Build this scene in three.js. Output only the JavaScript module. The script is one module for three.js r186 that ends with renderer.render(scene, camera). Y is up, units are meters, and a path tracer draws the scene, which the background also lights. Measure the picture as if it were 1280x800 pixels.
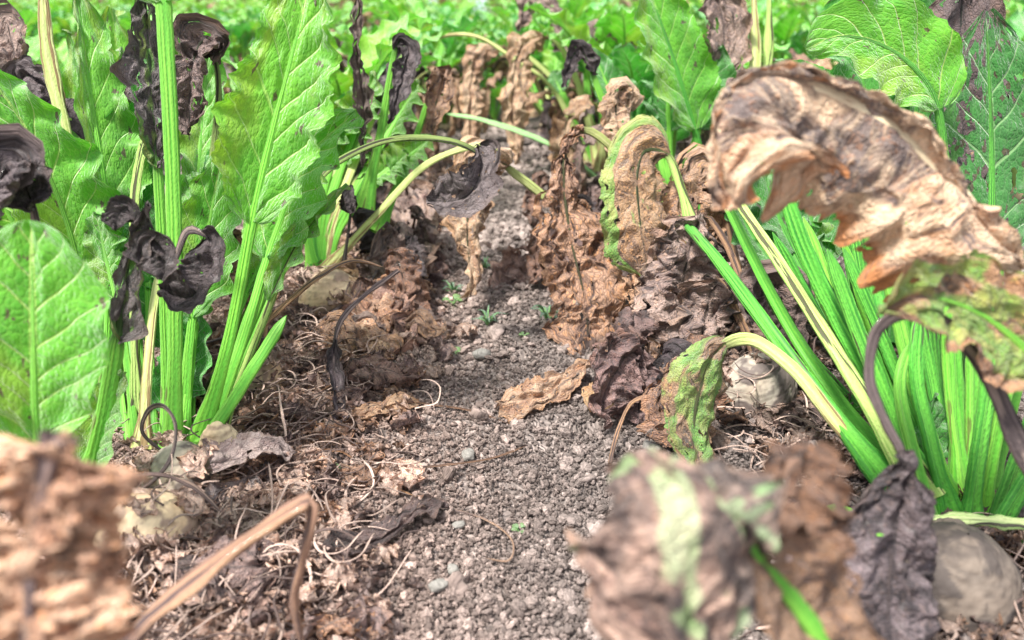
import * as THREE from 'three';
import { mergeGeometries, mergeVertices } from 'three/addons/utils/BufferGeometryUtils.js';

// ---------------------------------------------------------------- camera, sky, sun, exposure
const scene = new THREE.Scene();
const CAM_H = 0.40, F = 950, PITCH = Math.atan(414 / F);
const camera = new THREE.PerspectiveCamera(2 * Math.atan(400 / F) * 180 / Math.PI, 1.6, 0.02, 400);
camera.position.set(0, CAM_H, 0);
camera.rotation.set(-PITCH, 0, 0);
camera.focus = 0.74;
camera.userData.fStop = 5.2;
camera.updateMatrixWorld();

const renderer = new THREE.WebGLRenderer({ antialias: true });
renderer.setSize(1024, 640);
renderer.toneMapping = THREE.LinearToneMapping;
renderer.toneMappingExposure = 2.0;
renderer.shadowMap.enabled = true;

const SUN = new THREE.Vector3(-0.35, 0.85, 0.25).normalize();
{ // bright, thin overcast: an even white layer with soft thicker patches, brightest round the hidden sun
  const W = 256, H = 128, d = new Float32Array(W * H * 4), v = new THREE.Vector3();
  for (let j = 0; j < H; j++) for (let i = 0; i < W; i++) {
    const th = (j + 0.5) / H * Math.PI - Math.PI / 2, ph = (i + 0.5) / W * Math.PI * 2 - Math.PI;
    v.set(Math.cos(th) * Math.cos(ph), Math.sin(th), Math.cos(th) * Math.sin(ph));
    const up = Math.max(0, v.y), s = Math.max(0, v.dot(SUN));
    const cl = 0.06 * Math.sin(v.x * 5 + 2 * v.z) * Math.cos(v.z * 6 - v.y * 3);
    const l = 0.37 + 0.26 * up + 0.42 * Math.pow(s, 6) + cl;
    const k = (j * W + i) * 4;
    d[k] = l * 0.97; d[k + 1] = l * 0.995; d[k + 2] = l * 1.06; d[k + 3] = 1;
  }
  const t = new THREE.DataTexture(d, W, H, THREE.RGBAFormat, THREE.FloatType);
  t.mapping = THREE.EquirectangularReflectionMapping; t.magFilter = t.minFilter = THREE.LinearFilter;
  t.needsUpdate = true; scene.background = t; scene.environment = t;
}
const sun = new THREE.DirectionalLight(new THREE.Color(1, 0.95, 0.86), 4.3);
sun.position.copy(SUN).multiplyScalar(12); sun.castShadow = true; sun.shadow.radius = 20;
sun.shadow.mapSize.set(2048, 2048);
Object.assign(sun.shadow.camera, { left: -5, right: 5, top: 8, bottom: -4, near: 0.5, far: 30 });
scene.add(sun);

// ---------------------------------------------------------------- numbers and noise
let SEED = 7;
const rnd = () => { SEED |= 0; SEED = SEED + 0x6D2B79F5 | 0; let t = Math.imul(SEED ^ SEED >>> 15, 1 | SEED); t = t + Math.imul(t ^ t >>> 7, 61 | t) ^ t; return ((t ^ t >>> 14) >>> 0) / 4294967296; };
const rr = (a, b) => a + (b - a) * rnd();
const PERM = new Uint8Array(512), VAL = new Float32Array(256);
{ const p = [...Array(256).keys()]; for (let i = 255; i > 0; i--) { const j = Math.floor(rnd() * (i + 1)); [p[i], p[j]] = [p[j], p[i]]; } for (let i = 0; i < 512; i++) PERM[i] = p[i & 255]; for (let i = 0; i < 256; i++) VAL[i] = rnd() * 2 - 1; }
function n3(x, y = 0, z = 0) {
  const X = Math.floor(x), Y = Math.floor(y), Z = Math.floor(z); let a = x - X, b = y - Y, c = z - Z;
  a = a * a * (3 - 2 * a); b = b * b * (3 - 2 * b); c = c * c * (3 - 2 * c);
  const i = X & 255, j = Y & 255, k = Z & 255, i1 = (i + 1) & 255, j1 = (j + 1) & 255, k1 = (k + 1) & 255;
  const A = PERM[i], B = PERM[i1], AA = PERM[A + j], AB = PERM[A + j1], BA = PERM[B + j], BB = PERM[B + j1];
  const g = (q) => VAL[PERM[q]];
  const l = (p, q, t) => p + (q - p) * t;
  return l(l(l(g(AA + k), g(BA + k), a), l(g(AB + k), g(BB + k), a), b), l(l(g(AA + k1), g(BA + k1), a), l(g(AB + k1), g(BB + k1), a), b), c);
}
const fbm = (x, y, z, o = 4) => { let s = 0, a = 0.5, f = 1; for (let i = 0; i < o; i++) { s += a * n3(x * f, y * f, z * f); f *= 2.03; a *= 0.5; } return s; };
const ridge = (x, y, z, o = 3) => { let s = 0, a = 0.5, f = 1; for (let i = 0; i < o; i++) { s += a * (1 - 2 * Math.abs(n3(x * f + 3.3 * i, y * f, z * f))); f *= 2.1; a *= 0.5; } return s; };
function worley(x, y, s = 0) { // [nearest, second nearest, id of the cell]
  const X = Math.floor(x), Y = Math.floor(y); let f1 = 9, f2 = 9, id = 0;
  for (let i = -1; i < 2; i++) for (let j = -1; j < 2; j++) {
    const h = PERM[PERM[(X + i + s) & 255] + ((Y + j) & 255)], h2 = PERM[h + 17];
    const dx = X + i + 0.5 + VAL[h] * 0.45 - x, dy = Y + j + 0.5 + VAL[h2] * 0.45 - y, d = dx * dx + dy * dy;
    if (d < f1) { f2 = f1; f1 = d; id = h; } else if (d < f2) f2 = d;
  }
  return [Math.sqrt(f1), Math.sqrt(f2), id / 255];
}
const clamp = (x, a = 0, b = 1) => x < a ? a : x > b ? b : x;
const sst = (a, b, x) => { const t = clamp((x - a) / (b - a)); return t * t * (3 - 2 * t); };
const lerp = (a, b, t) => a + (b - a) * t;
const mix3 = (a, b, t) => [lerp(a[0], b[0], t), lerp(a[1], b[1], t), lerp(a[2], b[2], t)];
const V = (x, y, z) => new THREE.Vector3(x, y, z);
// a point at a depth along the lens axis, in world metres; and the ground under a sight line
const at = (x, y, d) => V((x - 640) / F * d, (400 - y) / F * d, -d).applyMatrix4(camera.matrixWorld);
const groundDepth = (y, h = 0) => (CAM_H - h) / (Math.sin(PITCH) + (y - 400) / F * Math.cos(PITCH));
const G = (x, y, h = 0) => at(x, y, groundDepth(y, h));

// ---------------------------------------------------------------- procedural textures
const toS = (c) => { c = clamp(c); return 255 * (c < 0.0031308 ? 12.92 * c : 1.055 * Math.pow(c, 1 / 2.4) - 0.055); };
function surf(w, h, fn, alpha = false) { // fn(u, v) -> [r, g, b, height, alpha]
  const c = new Uint8Array(w * h * 4), b = new Uint8Array(w * h * 4);
  for (let j = 0; j < h; j++) for (let i = 0; i < w; i++) {
    const r = fn((i + 0.5) / w, (j + 0.5) / h), k = (j * w + i) * 4;
    c[k] = toS(r[0]); c[k + 1] = toS(r[1]); c[k + 2] = toS(r[2]); c[k + 3] = alpha ? clamp(r[4]) * 255 : 255;
    b[k] = b[k + 1] = b[k + 2] = clamp(r[3]) * 255; b[k + 3] = 255;
  }
  const mk = (d, s) => { const t = new THREE.DataTexture(d, w, h); t.magFilter = THREE.LinearFilter; t.minFilter = THREE.LinearMipmapLinearFilter; t.generateMipmaps = true; t.wrapS = t.wrapT = THREE.MirroredRepeatWrapping; if (s) t.colorSpace = THREE.SRGBColorSpace; t.needsUpdate = true; return t; };
  return { map: mk(c, true), bumpMap: mk(b, false) };
}
// side veins leave the midrib and curve towards the tip; distance to the nearest, in leaf lengths
function veinDist(u, v, vs = 0) {
  const a = Math.abs(u), side = (u < 0 ? 5.3 : 1.1) + vs * 2.37;
  const s = v - 0.30 * Math.pow(a, 0.8) * (1 - 0.3 * v) + 0.05;
  const q = s * 7 + 0.8 * n3(s * 4.3, side) + 0.12 * n3(a * 3, s * 6, side) + side;
  return Math.abs(q - Math.floor(q) - 0.5) / 7.5;
}
const bulgeAt = (u, v, vs) => { const a = Math.abs(u); return (1 - Math.exp(-veinDist(u, v, vs) / 0.022)) * sst(0.02, 0.2, a) * (1 - 0.4 * a); };
function greenTex(base, deep, vein, o = {}) {
  return surf(512, 1024, (U, v) => {
    const u = U * 2 - 1, a = Math.abs(u), s = o.seed || 0;
    const vd = veinDist(u, v, s), wv = 0.0045 * (1.1 - 0.75 * a);
    const lat = 1 - sst(wv * 0.5, wv * 1.7, vd), mid = 1 - sst(0.02, 0.05 + 0.02 * (1 - v), a);
    const x = u * 11 + 0.5 * n3(u * 5, v * 9, s), y = v * 24 + 0.5 * n3(u * 5, v * 9, s + 9);
    const w1 = worley(x, y, s), e1 = w1[1] - w1[0], w2 = worley(x * 3.1, y * 3.1, s + 40), e2 = w2[1] - w2[0];
    const net = (1 - sst(0.02, 0.16, e1)) * 0.5 + (1 - sst(0.02, 0.2, e2)) * 0.25;
    const cell = sst(0, 0.6, e1) * 0.6 + sst(0, 0.5, e2) * 0.25;
    let c = mix3(base, deep, clamp(0.5 + 0.9 * fbm(u * 2, v * 4, s + 3) + 0.25 * (w1[2] - 0.5)));
    c = mix3(c, vein, clamp(net * 0.30));
    const yl = sst(0.1, 0.5, fbm(u * 1.6 + 7, v * 3, s + 20) + 0.22 * (a - 0.5)) * (o.yellow ?? 0.4);
    c = mix3(c, [0.34, 0.44, 0.03], yl);
    c = mix3(c, vein, Math.max(lat * 0.75, mid));
    let al = 1;
    const ns = fbm(u * 9, v * 20, s + 31, 4);
    const brown = sst(o.spot ?? 0.36, (o.spot ?? 0.36) + 0.05, ns) * (1 - mid);
    c = mix3(c, [0.09, 0.055, 0.03], brown * 0.9);
    if (o.holes) { const hz = fbm(u * 10 + 3, v * 22, s + 50, 4) + 0.16 * sst(0.1, -0.5, u) + 0.12 * sst(0.6, 0.95, v); const rim = sst(o.holes - 0.05, o.holes, hz); c = mix3(c, [0.02, 0.03, 0.012], rim * 0.8 * (1 - lat)); if (hz > o.holes && lat < 0.4 && mid < 0.5) al = 0; }
    if (o.margin) { const m = sst(0.82, 1, a + 0.2 * fbm(u * 6, v * 30, s + 2)); c = mix3(c, [0.25, 0.14, 0.05], m * o.margin); }
    const k = 1 + 0.25 * fbm(u * 40, v * 90, s + 5, 2);
    return [c[0] * k, c[1] * k, c[2] * k, 0.35 + 0.4 * cell * (1 - lat) - 0.25 * lat * (1 - mid) + 0.1 * n3(u * 60, v * 130, s), al];
  }, !!o.holes);
}
function deadTex(cols, o = {}) { // cols: pale, mid, dark, speck
  const s = o.seed || 0, gr = o.green || 0;
  return surf(512, 1024, (U, v) => {
    const u = U * 2 - 1, a = Math.abs(u);
    const wx = u * 3 + 0.6 * n3(u * 4, v * 8, s), wy = v * 7 + 0.6 * n3(u * 4, v * 8, s + 8);
    const big = fbm(wx, wy, s, 5), patch = fbm(wx * 0.8 + 9, wy * 0.8, s + 4, 4);
    const rg = ridge(wx * 3.2, wy * 3.2, s + 12, 3), fine = ridge(u * 26, v * 60, s + 2, 2);
    const vd = veinDist(u, v), lat = 1 - sst(0.003, 0.008, vd), mid = 1 - sst(0.015, 0.045, a);
    const w = worley(u * 26 + n3(u * 9, v * 20, s), v * 58 + n3(u * 9, v * 20, s + 3), s), e = w[1] - w[0];
    let c = mix3(cols[1], cols[0], sst(-0.2, 0.25, big + 0.35 * rg));
    c = mix3(c, cols[2], sst(o.darkAt ?? 0.05, (o.darkAt ?? 0.05) + 0.3, patch) * (o.darkMax ?? 0.85));
    c = mix3(c, cols[3], sst(0.55, 0.9, w[2]) * sst(0.05, 0.35, e) * (o.speck ?? 0.7));
    c = mix3(c, cols[2], (1 - sst(0.02, 0.26, e)) * (o.net ?? 0.75));
    c = mix3(c, cols[2], sst(0.05, 0.4, -rg) * 0.85); c = mix3(c, cols[0], sst(0.35, 0.7, rg) * 0.35);
    c = mix3(c, cols[o.paleVein ? 0 : 2], Math.max(mid, lat * 0.5) * (o.veins ?? 0.6));
    c = mix3(c, cols[3], sst(0.72, 0.98, a + 0.3 * fbm(u * 5, v * 12, s + 33, 3)) * (o.rim ?? 0.35));
    if (gr) { const g = sst(0.02, 0.16, fbm(u * 2.2 + 4, v * 5, s + 70, 5) + gr * (o.greenFn ? o.greenFn(u, v) : 0)); c = mix3(c, mix3(o.g0 ?? [0.14, 0.36, 0.06], o.g1 ?? [0.36, 0.44, 0.12], clamp(0.5 + 1.5 * fbm(u * 4, v * 9, s + 80))), g * (0.65 + 0.35 * sst(0, 0.4, e))); }
    const k = 1 + 0.35 * fbm(u * 50, v * 110, s + 5, 2), hz = fbm(u * 7 + 2, v * 16, s + 61, 5);
    const al = hz > (o.tear ?? 0.43) || a + 0.32 * fbm(u * 6, v * 22, s + 66, 5) > 0.97 ? 0 : 1;
    return [c[0] * k, c[1] * k, c[2] * k, 0.45 + 0.3 * rg + 0.16 * sst(0, 0.5, e) + 0.12 * fine - 0.1 * lat, al];
  }, true);
}
function stalkTex(a, b, streak, o = {}) { // u round, v along (1 = 0.25 m)
  const s = o.seed || 0;
  return surf(256, 1024, (u, v) => {
    const rib = Math.sin(u * Math.PI * 2 * (o.ribs ?? 11) + 4.5 * n3(u * 5, v * 1.5, s)), st = fbm(u * 24, v * 3, s, 4);
    let c = mix3(a, b, clamp(0.5 + 0.16 * rib + 1.3 * st));
    const sp = fbm(u * 7, v * (o.long ?? 5), s + 6, 5) + 0.25 * fbm(u * 30, v * 10, s + 9, 2);
    c = mix3(c, streak, sst(o.at ?? 0.3, (o.at ?? 0.3) + 0.08, sp) * 0.92);
    const pk = sst(0.55, 0.7, n3(u * 60, v * 170, s)); c = mix3(c, streak, pk * 0.3);
    const k = 1 + 0.22 * fbm(u * 60, v * 60, s + 5, 2);
    return [c[0] * k, c[1] * k, c[2] * k, 0.5 + 0.13 * rib + 0.5 * st + 0.15 * n3(u * 50, v * 120, s)];
  });
}
const phys = (t, o) => new THREE.MeshPhysicalMaterial({ ...t, side: THREE.DoubleSide, vertexColors: true, roughness: 0.95, ...o });
const leafM = (t, bump, o = {}) => phys(t, { bumpScale: bump, transmission: 0.48, thickness: 0, clearcoat: 0.3, clearcoatRoughness: 0.34, ...o });
const tFresh = greenTex([0.15, 0.48, 0.010], [0.075, 0.33, 0.008], [0.40, 0.66, 0.13], { seed: 1, yellow: 0.55, spot: 0.5 });
const tLush = greenTex([0.14, 0.51, 0.012], [0.065, 0.36, 0.010], [0.44, 0.68, 0.15], { seed: 7, yellow: 0.4, spot: 0.46 });
const tDeep = greenTex([0.05, 0.36, 0.014], [0.022, 0.22, 0.010], [0.28, 0.58, 0.18], { seed: 3, yellow: 0.25, spot: 0.44 });
const tHole = greenTex([0.035, 0.25, 0.028], [0.02, 0.16, 0.02], [0.30, 0.55, 0.22], { seed: 5, yellow: 0.1, spot: 0.3, holes: 0.31 });
const M = {
  fresh: leafM(tFresh, 0.0024, { userData: { vs: 1 } }), lush: leafM(tLush, 0.0022, { userData: { vs: 7 } }), deep: leafM(tDeep, 0.0026, { userData: { vs: 3 } }), hole: leafM(tHole, 0.003, { alphaTest: 0.5, userData: { vs: 5 } }),
  tan: leafM(deadTex([[0.72, 0.52, 0.36], [0.55, 0.33, 0.21], [0.13, 0.10, 0.10], [0.50, 0.20, 0.07]], { seed: 11, speck: 0.3, net: 0.15, darkAt: -0.02, darkMax: 0.92, veins: 0.25, rim: 0.95, tear: 0.6 }), 0.005, { alphaTest: 0.5, transmission: 0.15, clearcoat: 0.05 }),
  brown: leafM(deadTex([[0.46, 0.29, 0.20], [0.25, 0.145, 0.105], [0.04, 0.026, 0.027], [0.58, 0.30, 0.14]], { seed: 12, speck: 0.8, net: 0.65, darkAt: 0.1, veins: 0.4 }), 0.005, { alphaTest: 0.5, transmission: 0.12, clearcoat: 0 }),
  ochre: leafM(deadTex([[0.64, 0.45, 0.31], [0.42, 0.25, 0.165], [0.06, 0.04, 0.036], [0.62, 0.33, 0.15]], { seed: 13, speck: 0.7, net: 0.5, darkAt: 0.14, veins: 0.25 }), 0.005, { alphaTest: 0.5, transmission: 0.15, clearcoat: 0 }),
  mauve: leafM(deadTex([[0.40, 0.29, 0.255], [0.20, 0.14, 0.13], [0.04, 0.031, 0.034], [0.46, 0.27, 0.17]], { seed: 14, speck: 0.35, net: 0.4, darkAt: 0.12 }), 0.005, { alphaTest: 0.5, transmission: 0.1, clearcoat: 0 }),
  dark: leafM(deadTex([[0.17, 0.135, 0.145], [0.075, 0.058, 0.064], [0.02, 0.016, 0.02], [0.17, 0.11, 0.09]], { seed: 15, speck: 0.3, net: 0.5, darkAt: 0.1, tear: 0.55 }), 0.005, { alphaTest: 0.5, transmission: 0.05, clearcoat: 0.12 }),
  grey: leafM(deadTex([[0.42, 0.36, 0.36], [0.25, 0.20, 0.205], [0.06, 0.048, 0.05], [0.3, 0.2, 0.15]], { seed: 16, speck: 0.25, net: 0.4, darkAt: 0.15 }), 0.005, { alphaTest: 0.5, transmission: 0.06, clearcoat: 0 }),
  half: leafM(deadTex([[0.42, 0.27, 0.17], [0.25, 0.15, 0.10], [0.06, 0.04, 0.035], [0.5, 0.26, 0.11]], { seed: 17, speck: 0.6, net: 0.5, darkAt: 0.14, green: 1, greenFn: (u, v) => 0.45 * Math.abs(u) - 0.1 - 0.1 * v }), 0.005, { alphaTest: 0.5, transmission: 0.2, clearcoat: 0.1 }),
  rot: leafM(deadTex([[0.18, 0.145, 0.155], [0.08, 0.06, 0.066], [0.02, 0.016, 0.02], [0.2, 0.13, 0.1]], { seed: 27, speck: 0.3, net: 0.4, darkAt: 0.1, green: 1, greenFn: (u, v) => 0.25 - 0.5 * v - 0.35 * Math.abs(u) }), 0.005, { alphaTest: 0.5, transmission: 0.15, clearcoat: 0.1 }),
  edge: leafM(deadTex([[0.50, 0.31, 0.18], [0.30, 0.17, 0.10], [0.06, 0.04, 0.035], [0.56, 0.28, 0.11]], { seed: 18, speck: 0.7, net: 0.5, darkAt: 0.16, green: 1, greenFn: (u) => 1.6 * sst(0.52, 0.8, u) - 0.45 }), 0.005, { alphaTest: 0.5, transmission: 0.2, clearcoat: 0.1 }),
  palev: leafM(deadTex([[0.62, 0.45, 0.37], [0.30, 0.20, 0.17], [0.055, 0.042, 0.045], [0.5, 0.3, 0.18]], { seed: 19, speck: 0.15, net: 0.15, darkAt: -0.12, tear: 0.6, g0: [0.34, 0.54, 0.24], g1: [0.58, 0.68, 0.44], green: 1, greenFn: (u, v) => 0.62 * (1 - sst(0.05, 0.15 + 0.28 * (1 - v), Math.abs(u - 0.04))) + 0.5 * sst(0.3, 0.85, v) * (1 - sst(0.02, 0.10, Math.abs(u - 0.62 * (v - 0.28)))) + 0.6 * sst(0.5, 0.9, u) * sst(0.4, 0.7, v) - 0.24 }), 0.005, { alphaTest: 0.5, transmission: 0.15, clearcoat: 0.05 }),
  gStalk: phys(stalkTex([0.24, 0.58, 0.065], [0.10, 0.40, 0.03], [0.12, 0.17, 0.03], { seed: 21, at: 0.48 }), { bumpScale: 0.0009, transmission: 0.12, thickness: 0, clearcoat: 0.3, clearcoatRoughness: 0.4 }),
  dStalk: phys(stalkTex([0.11, 0.42, 0.042], [0.016, 0.17, 0.012], [0.04, 0.05, 0.018], { seed: 22, at: 0.42 }), { bumpScale: 0.0016, transmission: 0.05, thickness: 0, clearcoat: 0.3, clearcoatRoughness: 0.4 }),
  sStalk: phys(stalkTex([0.42, 0.56, 0.17], [0.22, 0.42, 0.08], [0.035, 0.026, 0.02], { seed: 23, at: 0.06, long: 3 }), { bumpScale: 0.0009, clearcoat: 0.15, clearcoatRoughness: 0.4 }),
  yStalk: phys(stalkTex([0.56, 0.60, 0.27], [0.38, 0.48, 0.14], [0.22, 0.14, 0.07], { seed: 24, at: 0.22, long: 3 }), { bumpScale: 0.0008, clearcoat: 0.15, clearcoatRoughness: 0.4 }),
  cream: phys(stalkTex([0.74, 0.62, 0.42], [0.62, 0.48, 0.33], [0.48, 0.33, 0.22], { seed: 29, at: 0.25, ribs: 3 }), { bumpScale: 0.0005, clearcoat: 0.1 }),
  straw: phys(stalkTex([0.66, 0.50, 0.41], [0.46, 0.32, 0.26], [0.12, 0.09, 0.09], { seed: 35, at: 0.2, long: 3, ribs: 7 }), { bumpScale: 0.0012 }),
  husk: leafM(deadTex([[0.74, 0.56, 0.45], [0.52, 0.36, 0.28], [0.16, 0.11, 0.10], [0.6, 0.36, 0.22]], { seed: 36, speck: 0.5, net: 0.3, darkAt: 0.2 }), 0.005, { alphaTest: 0.5, transmission: 0.15, clearcoat: 0 }),
  bStalk: phys(stalkTex([0.45, 0.27, 0.15], [0.26, 0.15, 0.10], [0.07, 0.05, 0.05], { seed: 25, at: 0.10, long: 3, ribs: 7 }), { bumpScale: 0.0012, clearcoat: 0.1 }),
  kStalk: phys(stalkTex([0.13, 0.10, 0.10], [0.05, 0.038, 0.04], [0.22, 0.17, 0.15], { seed: 26, at: 0.22, long: 4, ribs: 7 }), { bumpScale: 0.0012, clearcoat: 0.15 }),
};
{
  const rootM = (u) => { const m = new THREE.MeshPhysicalMaterial({ vertexColors: true, roughness: 0.8 }); m.userData = u; return m; };
  M.root = rootM({ pale: [0.72, 0.60, 0.41], tone: [0.60, 0.42, 0.26], soil: [0.26, 0.18, 0.14], dirt: -0.07 });
  M.rootDirty = rootM({ pale: [0.21, 0.17, 0.14], tone: [0.14, 0.11, 0.09], soil: [0.055, 0.044, 0.041], dirt: 0.04 });
  M.rootPale = rootM({ pale: [0.44, 0.40, 0.34], tone: [0.33, 0.27, 0.21], soil: [0.12, 0.095, 0.09], dirt: 0.06 });
  const so = surf(1024, 1024, (u, v) => {
    const w = worley(u * 60 + n3(u * 40, v * 40), v * 60 + n3(u * 40, v * 40, 5)), e = w[1] - w[0], f = fbm(u * 12, v * 12, 2, 5);
    const k = (0.55 + 0.45 * sst(0, 0.4, e)) * (1 + 0.3 * (w[2] - 0.5)) * (1 + 0.5 * f) * (1 + 0.4 * fbm(u * 120, v * 120, 3, 2));
    return [0.235 * k, 0.198 * k, 0.186 * k, 0.35 + 0.35 * sst(0, 0.5, e) + 0.4 * f + 0.2 * fbm(u * 110, v * 110, 7, 2)];
  });
  for (const t of Object.values(so)) t.repeat.set(2.6, 2.6);
  M.soil = new THREE.MeshStandardMaterial({ ...so, bumpScale: 0.004, roughness: 1, vertexColors: true });
  const cl = surf(256, 256, (u, v) => { const f = fbm(u * 9, v * 9, 4, 5), k = (1 + 0.7 * f); return [0.33 * k, 0.273 * k, 0.256 * k, 0.5 + 0.6 * f]; });
  M.clod = new THREE.MeshStandardMaterial({ ...cl, bumpScale: 0.002, roughness: 1 });
  const stt = surf(128, 128, (u, v) => { const f = fbm(u * 6, v * 6, 6, 5), k = (1 + 0.8 * f) * (f > 0.05 ? 0.6 : 1); return [0.29 * k, 0.275 * k, 0.255 * k, 0.5 + 0.5 * f]; });
  M.stone = new THREE.MeshStandardMaterial({ ...stt, bumpScale: 0.001, roughness: 0.8, vertexColors: true });
  M.road = new THREE.MeshStandardMaterial({ color: new THREE.Color(0.30, 0.38, 0.46), roughness: 0.9 });
  M.hill = new THREE.MeshStandardMaterial({ color: new THREE.Color(0.10, 0.20, 0.10), roughness: 1 });
}

// ---------------------------------------------------------------- naming
const taken = {};
const numbered = (n) => { const k = taken[n] = (taken[n] ?? -1) + 1; return k ? `${n}_${String(k).padStart(3, '0')}` : n; };
function tag(o, label, category, group) { o.userData = { label, category, ...(group ? { group } : {}) }; return o; }
function thing(name, pos, label, category, group) { const g = new THREE.Group(); g.name = numbered(name); g.position.copy(pos); tag(g, label, category, group); scene.add(g); return g; }
function part(name, geo, m, parent, label) { const o = new THREE.Mesh(geo, m); o.name = name; o.castShadow = o.receiveShadow = true; if (label) o.userData.label = label; parent.add(o); return o; }

// ---------------------------------------------------------------- leaves and stalks
const PROF = {
  ovate: (v) => Math.pow(Math.sin(Math.PI * Math.pow(clamp(v * 0.97 + 0.015), 0.72)), 0.75),
  round: (v) => Math.pow(Math.sin(Math.PI * Math.pow(clamp(v * 0.985 + 0.008), 1.3)), 0.6),
  ball: (v) => Math.pow(Math.sin(Math.PI * clamp(v * 0.93 + 0.06)), 0.55),
  tri: (v) => sst(0, 0.2, v) * Math.pow(1 - v, 0.62) * 1.15 + 0.02,
  long: (v) => sst(-0.05, 0.35, v) * Math.pow(1 - v, 0.42),
  tri2: (v) => 0.10 + 0.9 * sst(0.02, 0.75, v) * (1 - 0.35 * sst(0.85, 1, v)),
  long2: (v) => 0.12 + 0.88 * sst(0.05, 0.6, v) * (1 - 0.6 * sst(0.85, 1, v)),
  flag: (v) => sst(-0.02, 0.12, v) * (1 - 0.85 * sst(0.82, 1.0, v)),
};
function sweep(pts) { return new THREE.CatmullRomCurve3(pts, false, 'centripetal'); }
function frames(curve, ts, n0, n1) {
  const P = [], S = [], N = [], T = []; let last = null;
  for (const t of ts) {
    const p = curve.getPointAt(t), tg = curve.getTangentAt(t), n = n0.clone().lerp(n1, t);
    n.addScaledVector(tg, -n.dot(tg));
    if (n.length() < 0.15 && last) { n.copy(last).addScaledVector(tg, -last.dot(tg)); }
    n.normalize(); last = n; P.push(p); T.push(tg); N.push(n); S.push(tg.clone().cross(n));
  }
  return { P, S, N, T };
}
function gridGeo(nu, nv, fn, tint, shade) {
  const pos = new Float32Array((nu + 1) * (nv + 1) * 3), uv = new Float32Array((nu + 1) * (nv + 1) * 2), col = new Float32Array((nu + 1) * (nv + 1) * 3), idx = [];
  const p = V(0, 0, 0);
  for (let j = 0, k = 0; j <= nv; j++) for (let i = 0; i <= nu; i++, k++) {
    const t = fn(i, j, p); pos[k * 3] = p.x; pos[k * 3 + 1] = p.y; pos[k * 3 + 2] = p.z; uv[k * 2] = t[0]; uv[k * 2 + 1] = t[1];
    const q = shade ? shade(t[0], t[1]) : 1; col[k * 3] = tint[0] * q; col[k * 3 + 1] = tint[1] * q; col[k * 3 + 2] = tint[2] * q;
    if (i < nu && j < nv) { const a = k, b = k + 1, c = k + nu + 1, d = c + 1; idx.push(a, b, d, a, d, c); }
  }
  const g = new THREE.BufferGeometry();
  g.setAttribute('position', new THREE.BufferAttribute(pos, 3)); g.setAttribute('uv', new THREE.BufferAttribute(uv, 2)); g.setAttribute('color', new THREE.BufferAttribute(col, 3));
  g.setIndex(idx); g.computeVertexNormals(); return g;
}
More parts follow.
